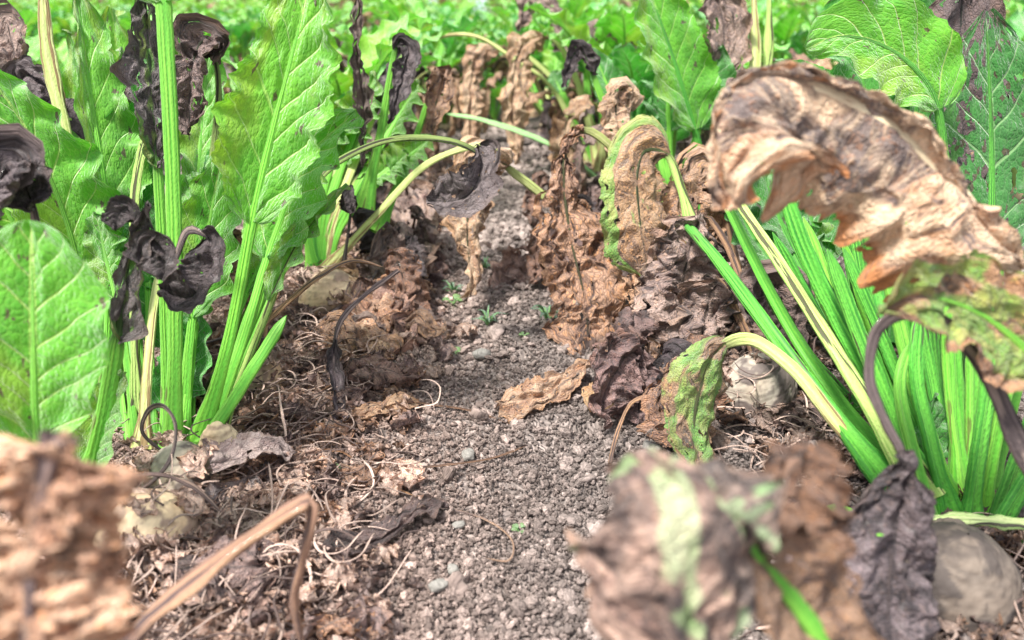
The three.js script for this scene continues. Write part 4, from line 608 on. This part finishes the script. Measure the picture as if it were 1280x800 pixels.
loose('withered_leaf', 'dark grey dead leaf hanging at lower right from a thin black bent stalk', { p: [[1320, 640, .45], [1270, 545, .44], [1225, 450, .43], [1175, 402, .425], [1130, 392, .42], [1098, 412, .42], [1086, 470, .42], [1108, 530, .42], [1128, 570, .42], [1122, 640, .42], [1112, 720, .415], [1110, 815, .41]], b: 0.70, w: 0.060, m: M.dark, sm: M.kStalk, n: [0.1, 0.3, 1], r0: -0.9, r1: -0.5, cr: 0.005, cf: 1.4, jag: 0.2, ruf: 0.2, prof: 'tri2', nu: 56, nv: 80, sr0: 0.0068, sr1: 0.003, nvS: 90, bare: 1, tint: [1.1, 1.08, 1.08] });
loose('withered_leaf', 'rounded brown leaf with pale green veins blurred at bottom centre right', { p: [[866, 880, .272], [852, 800, .262], [846, 730, .257], [838, 665, .256], [815, 610, .262], [785, 588, .275], [765, 600, .29]], b: 0.02, w: 0.056, wl: 1.0, wr: 0.66, m: M.palev, n: [-0.1, 0.3, 1], n2: [-0.35, 1, 0.5], r0: -1.5, r1: -1.55, cr: 0.0036, cf: 1.5, jag: 0.06, ruf: 0.06, prof: 'ball', nu: 90, nv: 120, rib: 0.005, bul: 0.002, tint: [0.95, 0.88, 0.86] });
loose('withered_leaf', 'brown leaf with pale curled rim, right of the rounded brown one', { p: [[900, 800, .275], [892, 700, .27], [908, 632, .268], [948, 612, .268], [978, 602, .272]], b: 0.03, w: 0.026, m: M.palev, n: [0.2, 0.4, 1], n2: [0, 1, 0.5], r0: -1.0, r1: -1.7, cr: 0.004, cf: 1.5, jag: 0.15, prof: 'flag', nu: 60, nv: 80, rib: 0.004, bul: 0.001 });
loose('withered_leaf', 'dead brown leaf on a bright green stalk at the bottom', { p: [[1060, 850, .30], [1000, 760, .295], [945, 690, .29], [925, 655, .29]], b: 0.05, w: 0.024, m: M.brown, sm: M.gStalk, n: [0.3, 0.4, 1], r0: 0.9, r1: 1.3, cr: 0.005, jag: 0.25, prof: 'flag', nu: 40, nv: 60, sr0: 0.006, sr1: 0.005, tipR: 0.5 });
loose('withered_leaf', 'dark shrivelled leaf with orange brown rim, blurred in front of the fan', { p: [[985, 690, .31], [990, 640, .305], [1005, 585, .30], [1020, 545, .30]], b: 0.02, w: 0.019, m: M.brown, n: [0.3, 0.2, 1], r0: 1.0, r1: 1.5, cr: 0.009, jag: 0.4, prof: 'flag', nu: 44, nv: 60, tint: [0.8, 0.72, 0.7] });
loose('withered_leaf', 'crumpled tan leaf with dark stalk, blurred at the lower left corner', { p: [[75, 545, .235], [55, 600, .235], [40, 680, .235], [35, 780, .232], [30, 880, .23]], b: 0.02, w: 0.026, m: M.ochre, sm: M.kStalk, n: [0.1, 0.2, 1], r0: -0.9, r1: -0.7, cr: 0.0048, cf: 5, jag: 0.3, ruf: 0.1, rib: 0.002, prof: 'flag', nu: 72, nv: 110, sr0: 0.0035, sr1: 0.003, tipR: 0.5, flip: 1, tint: [1.4, 1.28, 1.28] });
loose('dry_stalk', 'thick brown dry stalk kinked downward in the foreground', { p: [[130, 840, .355], [200, 762, .36], [290, 690, .37], [360, 640, .38], [388, 628, .383], [390, 645, .385], [378, 700, .40], [368, 750, .42], [382, 830, .44]], sm: M.bStalk, n: [-0.5, 0.7, 0.6], sr0: 0.0058, sr1: 0.0034, bare: 1, nvS: 90, round: 14, gro: 0.4, tintS: [0.95, 0.95, 1.05], cat: 'dry stalk' });

// ---------------------------------------------------------------- things lying on the soil
function lying(name, label, px, o) {
  const pts = px.map(([x, y, l]) => onGround(x, y, l ?? 0.006)), g = thing(name, pts[0].clone(), label, o.cat ?? 'dead leaf');
  const q = { seed: leafSeed++, sr0: 0.002, sr1: 0.0012, n0: vec(o.n ?? [0, 1, 0.3]), ...o, pts: pts.map((p) => p.sub(g.position)) }; q.n1 = q.n0;
  if (o.w) part('blade', bladeGeo(q), o.m, g); if (o.sm) part('stalk', stalkGeo(o.w ? q : { b: 1, ...q }), o.sm, g); return g;
}
lying('dead_leaf', 'tan shrivelled leaf lying on the path with a brown stalk', [[800, 445, .03], [765, 460, .025], [725, 478, .018], [680, 500, .012], [618, 512, .012]], { b: 0.3, w: 0.022, m: M.ochre, sm: M.bStalk, r0: 0.9, r1: -0.8, cr: 0.007, jag: 0.3, ruf: 0.3, prof: 'long2', nu: 44, nv: 70, sr0: 0.003, sr1: 0.003, tint: [1.05, 1, 1] });
lying('dead_leaf', 'small twisted ochre leaf beside the tan one', [[800, 478, .025], [775, 492, .02], [755, 506, .014], [738, 522, .008]], { b: 0.05, w: 0.016, m: M.ochre, sm: M.bStalk, r0: 1.2, r1: -1, cr: 0.006, jag: 0.35, prof: 'flag', nu: 34, nv: 46, sr0: 0.0015, tint: [1.15, 1.1, 0.9] });
loose('dead_leaf', 'narrow black twisted leaf standing on the soil under a bent stalk', { cat: 'dead leaf', p: [[498, 338, .88], [455, 370, .84], [426, 402, .81], [417, 440, .80], [422, 500, .765], [420, 540, .735], [425, 585, .69]], b: 0.42, w: 0.010, m: M.dark, sm: M.kStalk, r0: 1.4, r1: 1.8, n: [0.3, 0.4, 1], cr: 0.004, jag: 0.3, prof: 'flag', nu: 30, nv: 80, sr0: 0.0025, sr1: 0.003, bare: 1, tint: [1.2, 1.15, 1.2] });
lying('dead_leaf', 'flat purple black dead leaf low on the path', [[400, 722], [440, 706], [490, 680], [535, 650], [560, 640]], { b: 0.03, w: 0.013, m: M.mauve, r0: 0.7, cr: 0.006, jag: 0.4, prof: 'flag', nu: 34, nv: 60, tint: [0.5, 0.46, 0.5] });
lying('dead_leaf', 'rounded brown crumpled leaf left of the path centre', [[435, 492, .01], [470, 488, .02], [505, 484, .016], [525, 480, .008]], { b: 0.03, w: 0.028, m: M.mauve, r0: -0.8, cr: 0.007, jag: 0.3, prof: 'ovate', nu: 40, nv: 50, tint: [1.0, 0.86, 0.8] });
lying('dead_leaf', 'orange tan flake of leaf under the brown crumpled one', [[440, 545, .006], [465, 530, .01], [495, 522, .012], [522, 512, .008]], { b: 0.03, w: 0.012, m: M.ochre, r0: 0.6, cr: 0.004, jag: 0.35, prof: 'flag', tint: [1.3, 1.2, 1.1] });
lying('dead_leaf', 'brown crumpled leaf heap beside the second cream root', [[440, 430, .02], [470, 410, .03], [500, 395, .03], [525, 390, .01]], { b: 0.03, w: 0.04, m: M.ochre, r0: -0.6, cr: 0.011, jag: 0.35, prof: 'flag', nu: 44, nv: 50, tint: [0.85, 0.75, 0.75] });
lying('dead_leaf', 'pale grey leaf fragment right of the lower left root', [[268, 640, .03], [300, 618, .03], [345, 606, .02], [370, 600, .01]], { b: 0.03, w: 0.02, m: M.grey, r0: 0.5, cr: 0.005, jag: 0.35, prof: 'flag', tint: [1.3, 1.2, 1.15] });
lying('dead_leaf', 'dark crumpled leaf under the foreground dry stalk', [[230, 770, .01], [275, 755, .016], [320, 745, .016], [350, 730, .008]], { b: 0.03, w: 0.03, m: M.mauve, r0: -0.6, cr: 0.009, jag: 0.35, prof: 'flag', nu: 40, nv: 50, tint: [0.8, 0.75, 0.78] });
lying('dry_stalk', 'thin black stalk curving down the left side of the path', [[250, 480, .03], [300, 462, .03], [345, 460, .02], [355, 480, .012], [330, 500, .008], [312, 540, .006], [330, 580, .005], [365, 610, .004], [385, 640, .004]], { sm: M.kStalk, sr0: 0.0022, sr1: 0.0014, bare: 1, nvS: 80, round: 8, cat: 'dry stalk' });
lying('dry_stalk', 'long dry brown stem lying level below the green stalks', [[240, 580, .012], [300, 582, .008], [370, 580, .006], [425, 578, .006], [450, 590, .004]], { sm: M.bStalk, sr0: 0.0022, sr1: 0.0012, bare: 1, nvS: 60, round: 8, cat: 'dry stalk', tintS: [1.2, 1.0, 0.8] });
lying('dry_stalk', 'thin brown twig across the middle of the path', [[440, 505, .012], [520, 506, .006], [590, 512, .006], [640, 525, .004]], { sm: M.bStalk, sr0: 0.0014, sr1: 0.0010, bare: 1, nvS: 60, round: 8, cat: 'twig', tintS: [0.6, 0.55, 0.55] });
lying('dry_stalk', 'grey twig below the path centre', [[500, 598, .006], [540, 586, .005], [610, 578, .006], [662, 552, .006]], { sm: M.bStalk, sr0: 0.0014, sr1: 0.0010, bare: 1, nvS: 60, round: 8, cat: 'twig', tintS: [0.55, 0.52, 0.55] });
lying('dry_stalk', 'pale thin root thread at the lower centre of the path', [[560, 640, .004], [600, 655, .004], [630, 672, .005], [642, 690, .004], [636, 706, .004], [600, 702, .004]], { sm: M.bStalk, sr0: 0.0011, sr1: 0.0008, bare: 1, nvS: 60, round: 8, cat: 'root thread', tintS: [1.3, 1.4, 1.6] });
lying('dry_stalk', 'tan fibre running down from the left litter', [[425, 590, .006], [460, 605, .005], [500, 622, .004], [525, 630, .004]], { sm: M.bStalk, sr0: 0.0014, sr1: 0.0008, bare: 1, nvS: 50, round: 8, cat: 'fibre', tintS: [1.4, 1.3, 1.1] });
lying('dry_stalk', 'brown stalk loop on the right of the path above the rounded leaf', [[762, 585, .006], [772, 556, .02], [790, 534, .035], [815, 532, .035], [845, 552, .02]], { sm: M.bStalk, sr0: 0.0022, sr1: 0.0026, bare: 1, nvS: 50, round: 8, cat: 'dry stalk' });
lying('dry_stalk', 'coiled brown fibres at the lower left', [[90, 760, .02], [120, 740, .03], [150, 760, .03], [165, 800, .03], [170, 840, .02]], { sm: M.kStalk, sr0: 0.0022, sr1: 0.0018, bare: 1, nvS: 50, round: 8, cat: 'dry stalk', tintS: [1.7, 1.5, 1.4] });
lying('dry_stalk', 'dark stem arching over the lower left root', [[130, 690, .03], [160, 676, .045], [200, 670, .05], [250, 672, .04], [290, 690, .02]], { sm: M.kStalk, sr0: 0.0025, sr1: 0.0016, bare: 1, nvS: 50, round: 8, cat: 'dry stalk', tintS: [1.5, 1.3, 1.2] });
lying('dry_stalk', 'brown loop of stalk beside the second cream root', [[380, 440, .01], [420, 415, .025], [460, 385, .03], [480, 350, .05], [450, 328, .07], [410, 330, .08]], { sm: M.kStalk, sr0: 0.002, sr1: 0.0018, bare: 1, nvS: 60, round: 8, cat: 'dry stalk' });

const stoneGeo = [lump(81, 0.35, 3), lump(92, 0.35, 3), lump(97, 0.3, 3)];
for (const g of stoneGeo) { const n = g.attributes.position.count; g.setAttribute('color', new THREE.Float32BufferAttribute(new Float32Array(n * 3).fill(1), 3)); }
[[602, 446, 9, 'pale pebble at the top of the path'], [585, 568, 10, 'pale pebble in the middle of the path'], [574, 661, 7, 'pale rounded pebble on the path under the thin roots'], [566, 713, 8, 'angular pale pebble in the lower path'], [548, 742, 11, 'tan pale pebble low on the path'], [472, 772, 12, 'largest pale pebble at the bottom of the path'], [835, 518, 9, 'grey pebble in the shade of the right row'], [815, 562, 11, 'dark grey angular pebble beside the half green leaf']].forEach(([x, y, r, lb], i) => {
  const p = onGround(x, y), s = r / F * groundDepth(y), o = part(numbered('stone'), stoneGeo[i % 3], M.stone, scene); tag(o, lb, 'stone');
  o.position.copy(p).add(V(0, s * 0.45, 0)); o.scale.set(s * 1.1, s * 0.7, s * 0.8); o.rotation.y = i * 1.7;
});
function weed(x, y, s, label, kind) {
  const p = onGround(x, y), g = thing('weed_seedling', p, label, 'weed');
  const n = kind === 'feather' ? 9 : 4;
  for (let k = 0; k < n; k++) {
    const a = k * 2.4 + x, L = s * rr(0.7, 1.2), e = kind === 'feather' ? rr(0.2, 0.9) : 0.5, dx = Math.cos(a) * L, dz = Math.sin(a) * L;
    part('leaf', bladeGeo({ pts: [V(0, 0, 0), V(dx * 0.5, L * e, dz * 0.5), V(dx, L * e * 0.9, dz)], b: kind === 'feather' ? 0.05 : 0.4, w: kind === 'feather' ? s * 0.09 : s * 0.34, n0: V(0.01, 1, 0.2), r0: 0.4, ruf: 0.2, cr: 0.0004, bul: 0.0002, nu: 8, nv: 14, jag: kind === 'feather' ? 0.9 : 0.15, seed: k + x, tint: kind === 'feather' ? [2.2, 1.2, 6] : [1.2, 1.3, 1.5] }), kind === 'feather' ? M.deep : M.fresh, g);
    part('stalk', new THREE.TubeGeometry(sweep([V(0, -0.004, 0), V(dx * 0.3, L * e * 0.75, dz * 0.3), V(dx * 0.55, L * e, dz * 0.55)]), 6, s * 0.04, 5), M.weed, g);
  }
}
M.weed = new THREE.MeshStandardMaterial({ color: new THREE.Color(0.2, 0.4, 0.15), roughness: 0.8 });
weed(408, 603, 0.017, 'tiny bright green seedling on the left of the path');
weed(685, 396, 0.03, 'feathery blue green weed beside the withered leaves', 'feather');
weed(610, 404, 0.022, 'thin pale weed sprig in the middle of the path', 'feather');
weed(566, 362, 0.022, 'pale feathery weed under the hanging tan leaf', 'feather');
weed(606, 333, 0.02, 'small pale weed far up the path', 'feather');
weed(566, 380, 0.014, 'small green seedling under the hanging leaf');
weed(650, 662, 0.007, 'minute green seedling on the lower path');
weed(570, 440, 0.008, 'tiny green seedling left of the topmost pale pebble');
weed(655, 420, 0.008, 'tiny seedling right of the topmost pale pebble');

// ---------------------------------------------------------------- the rest of the field: five kinds of plant, copied along the rows
function fieldPlant(kind, lod) {
  const g = new THREE.Group(), dead = [0.25, 0.45, 0.7, 0.3, 0.55][kind], n = 11 + kind % 3 * 2;
  for (let k = 0; k < n; k++) {
    const a = k * 2.399 + kind, isDead = rnd() < dead, out = rr(0.06, 0.2), H = isDead ? rr(0.16, 0.28) : rr(0.24, 0.38), dx = Math.cos(a), dz = Math.sin(a);
    const pts = isDead && rnd() < 0.75
      ? [V(dx * 0.012, 0.04, dz * 0.012), V(dx * out * 0.5, H * 0.6, dz * out * 0.5), V(dx * out, H * 0.9, dz * out), V(dx * (out + 0.05), H * 0.75, dz * (out + 0.05)), V(dx * (out + 0.06), Math.max(0.02, H * 0.75 - 0.14), dz * (out + 0.06))]
      : [V(dx * 0.012, 0.04, dz * 0.012), V(dx * out * 0.4, H * 0.45, dz * out * 0.4), V(dx * out * 0.85, H * 0.85, dz * out * 0.85), V(dx * (out + 0.07), H, dz * (out + 0.07))];
    const mt = isDead ? [M.brown, M.dark, M.mauve, M.ochre][Math.floor(rnd() * 4)] : [M.fresh, M.lush, M.lush, M.deep][k % 4];
    leaf(g, { pts, b: isDead ? 0.52 : 0.5, w: isDead ? rr(0.025, 0.04) : rr(0.04, 0.06), m: mt, sm: isDead ? [M.yStalk, M.sStalk, M.bStalk][k % 3] : M.gStalk, dead: isDead, n: [-dx * 0.7, 0.8, -dz * 0.7 + 0.01], r0: isDead ? -1 : 0.5, ruf: 0.22, cr: isDead ? 0.008 : 0.002, jag: isDead ? 0.3 : 0.06, prof: isDead ? 'flag' : 'ovate', nu: lod ? 10 : 18, nv: lod ? 16 : 30, nvS: lod ? 9 : 16, sr0: 0.008, sr1: 0.005, tint: isDead ? jit([1, 1, 1]) : jit([1.3, 1.25, 1.5]), round: lod ? 6 : 10 });
  }
  part('beet_root', rootGeo(0.04, 0.045, kind * 3.1, { ...M.root.userData, low: true }), M.root, g); return g;
}
{
  const proto = []; for (let k = 0; k < 5; k++) proto.push(fieldPlant(k, true));
  const fine = []; for (let k = 0; k < 5; k++) fine.push(fieldPlant(k, false));
  const look = ['mostly green', 'half withered', 'brown drooping', 'tall green', 'patchy brown and green'], nth = ['first', 'second', 'third', 'fourth', 'fifth', 'sixth', 'seventh', 'eighth', 'ninth'];
  const seen = [0, 0];
  const put = (kind, x, z, s, label, group) => { const o = (z > -2.6 && s > 0.75 ? fine : proto)[kind].clone(); o.name = numbered('beet_plant'); o.position.set(x, hgt(x, z), z); o.rotation.y = rr(0, 6.28); o.scale.setScalar(s); tag(o, label, 'sugar beet', group); scene.add(o); };
  for (let row = -6; row <= 7; row++) for (let k = 0; k < 30; k++) {
    const z = -0.55 - k * 0.215 + rr(-0.04, 0.04), inner = row === 0 || row === 1, close = inner ? sst(-1.7, -2.6, z) * (row ? -0.13 : 0.11) : 0;
    const x = rowX(row, z) + rr(-0.03, 0.03) * (inner ? 1 + 2 * sst(-1.8, -2.6, z) : 1) + close;
    if (z < -6.2) continue;
    if (row === 0 && z > -1.18) continue;
    if (row === 1 && z > -1.42) continue;
    if (!inner && Math.abs(x) > -z * 0.72 + 0.2) continue;
    if (row < 0 && z > -0.95) continue; if (row > 1 && z > -0.8) continue;
    const kind = inner && z > -3.2 ? (row ? [4, 0, 2, 1, 3] : [1, 0, 4, 0, 3])[k % 5] : Math.floor(rnd() * 5) % 5;
    const own = inner && z > -2.6;
    put(kind, x, z, rr(0.8, 1.05) * (z < -3.5 ? 0.85 : 1), own ? `${look[kind]} beet plant, ${nth[seen[row]++]} behind the sharp ones in the ${row ? 'right' : 'left'} row` : 'leafy green and brown beet plant in the blurred rows behind', own ? undefined : 'beet plants in the blurred rows behind');
  }
  for (let i = 0; i < 30; i++) { const z = -2.35 - i * 0.13, x = (rowX(0, z) + rowX(1, z)) / 2 + rr(-0.17, 0.17); put(i < 10 ? [4, 0, 1][i % 3] : Math.floor(rnd() * 5) % 5, x, z, rr(0.45, 0.72), 'small blurred beet plant closing off the far end of the path', 'small plants at the far end of the path'); }
  // beyond them the rows read as one leafy mass
  const flat = []; for (let k = 0; k < 2; k++) { const gs = []; proto[k ? 2 : 3].traverse((o) => { if (o.isMesh && o.name !== 'beet_root' && o.name !== 'stalk') gs.push(o.geometry); }); flat.push(mergeGeometries(gs)); }
  const far = [[], []], m4 = new THREE.Matrix4(), q = new THREE.Quaternion(), c = new THREE.Color();
  for (let row = -16; row <= 18; row++) for (let z = -6.3; z > -13.2; z -= 0.22) { const x = rowX(row, z) + rr(-0.12, 0.12); if (Math.abs(x) < -z * 0.72 + 0.2) far[rnd() < 0.22 ? 1 : 0].push([x, z + rr(-0.05, 0.05)]); }
  far.forEach((a, k) => { const im = new THREE.InstancedMesh(flat[k], k ? M.brown : M.fresh, a.length); a.forEach(([x, z], i) => { q.setFromAxisAngle(V(0, 1, 0), rr(0, 6.28)); const s = rr(0.75, 1.0); m4.compose(V(x, 0, z), q, V(s, s * rr(0.8, 1), s)); im.setMatrixAt(i, m4); im.setColorAt(i, c.setScalar(rr(0.7, 1.15))); }); im.name = numbered('distant_foliage'); im.userData = { kind: 'stuff', label: k ? 'withered foliage scattered through the farthest beet rows' : 'green foliage of the farthest beet rows' }; im.castShadow = im.receiveShadow = true; scene.add(im); });
}

renderer.render(scene, camera);
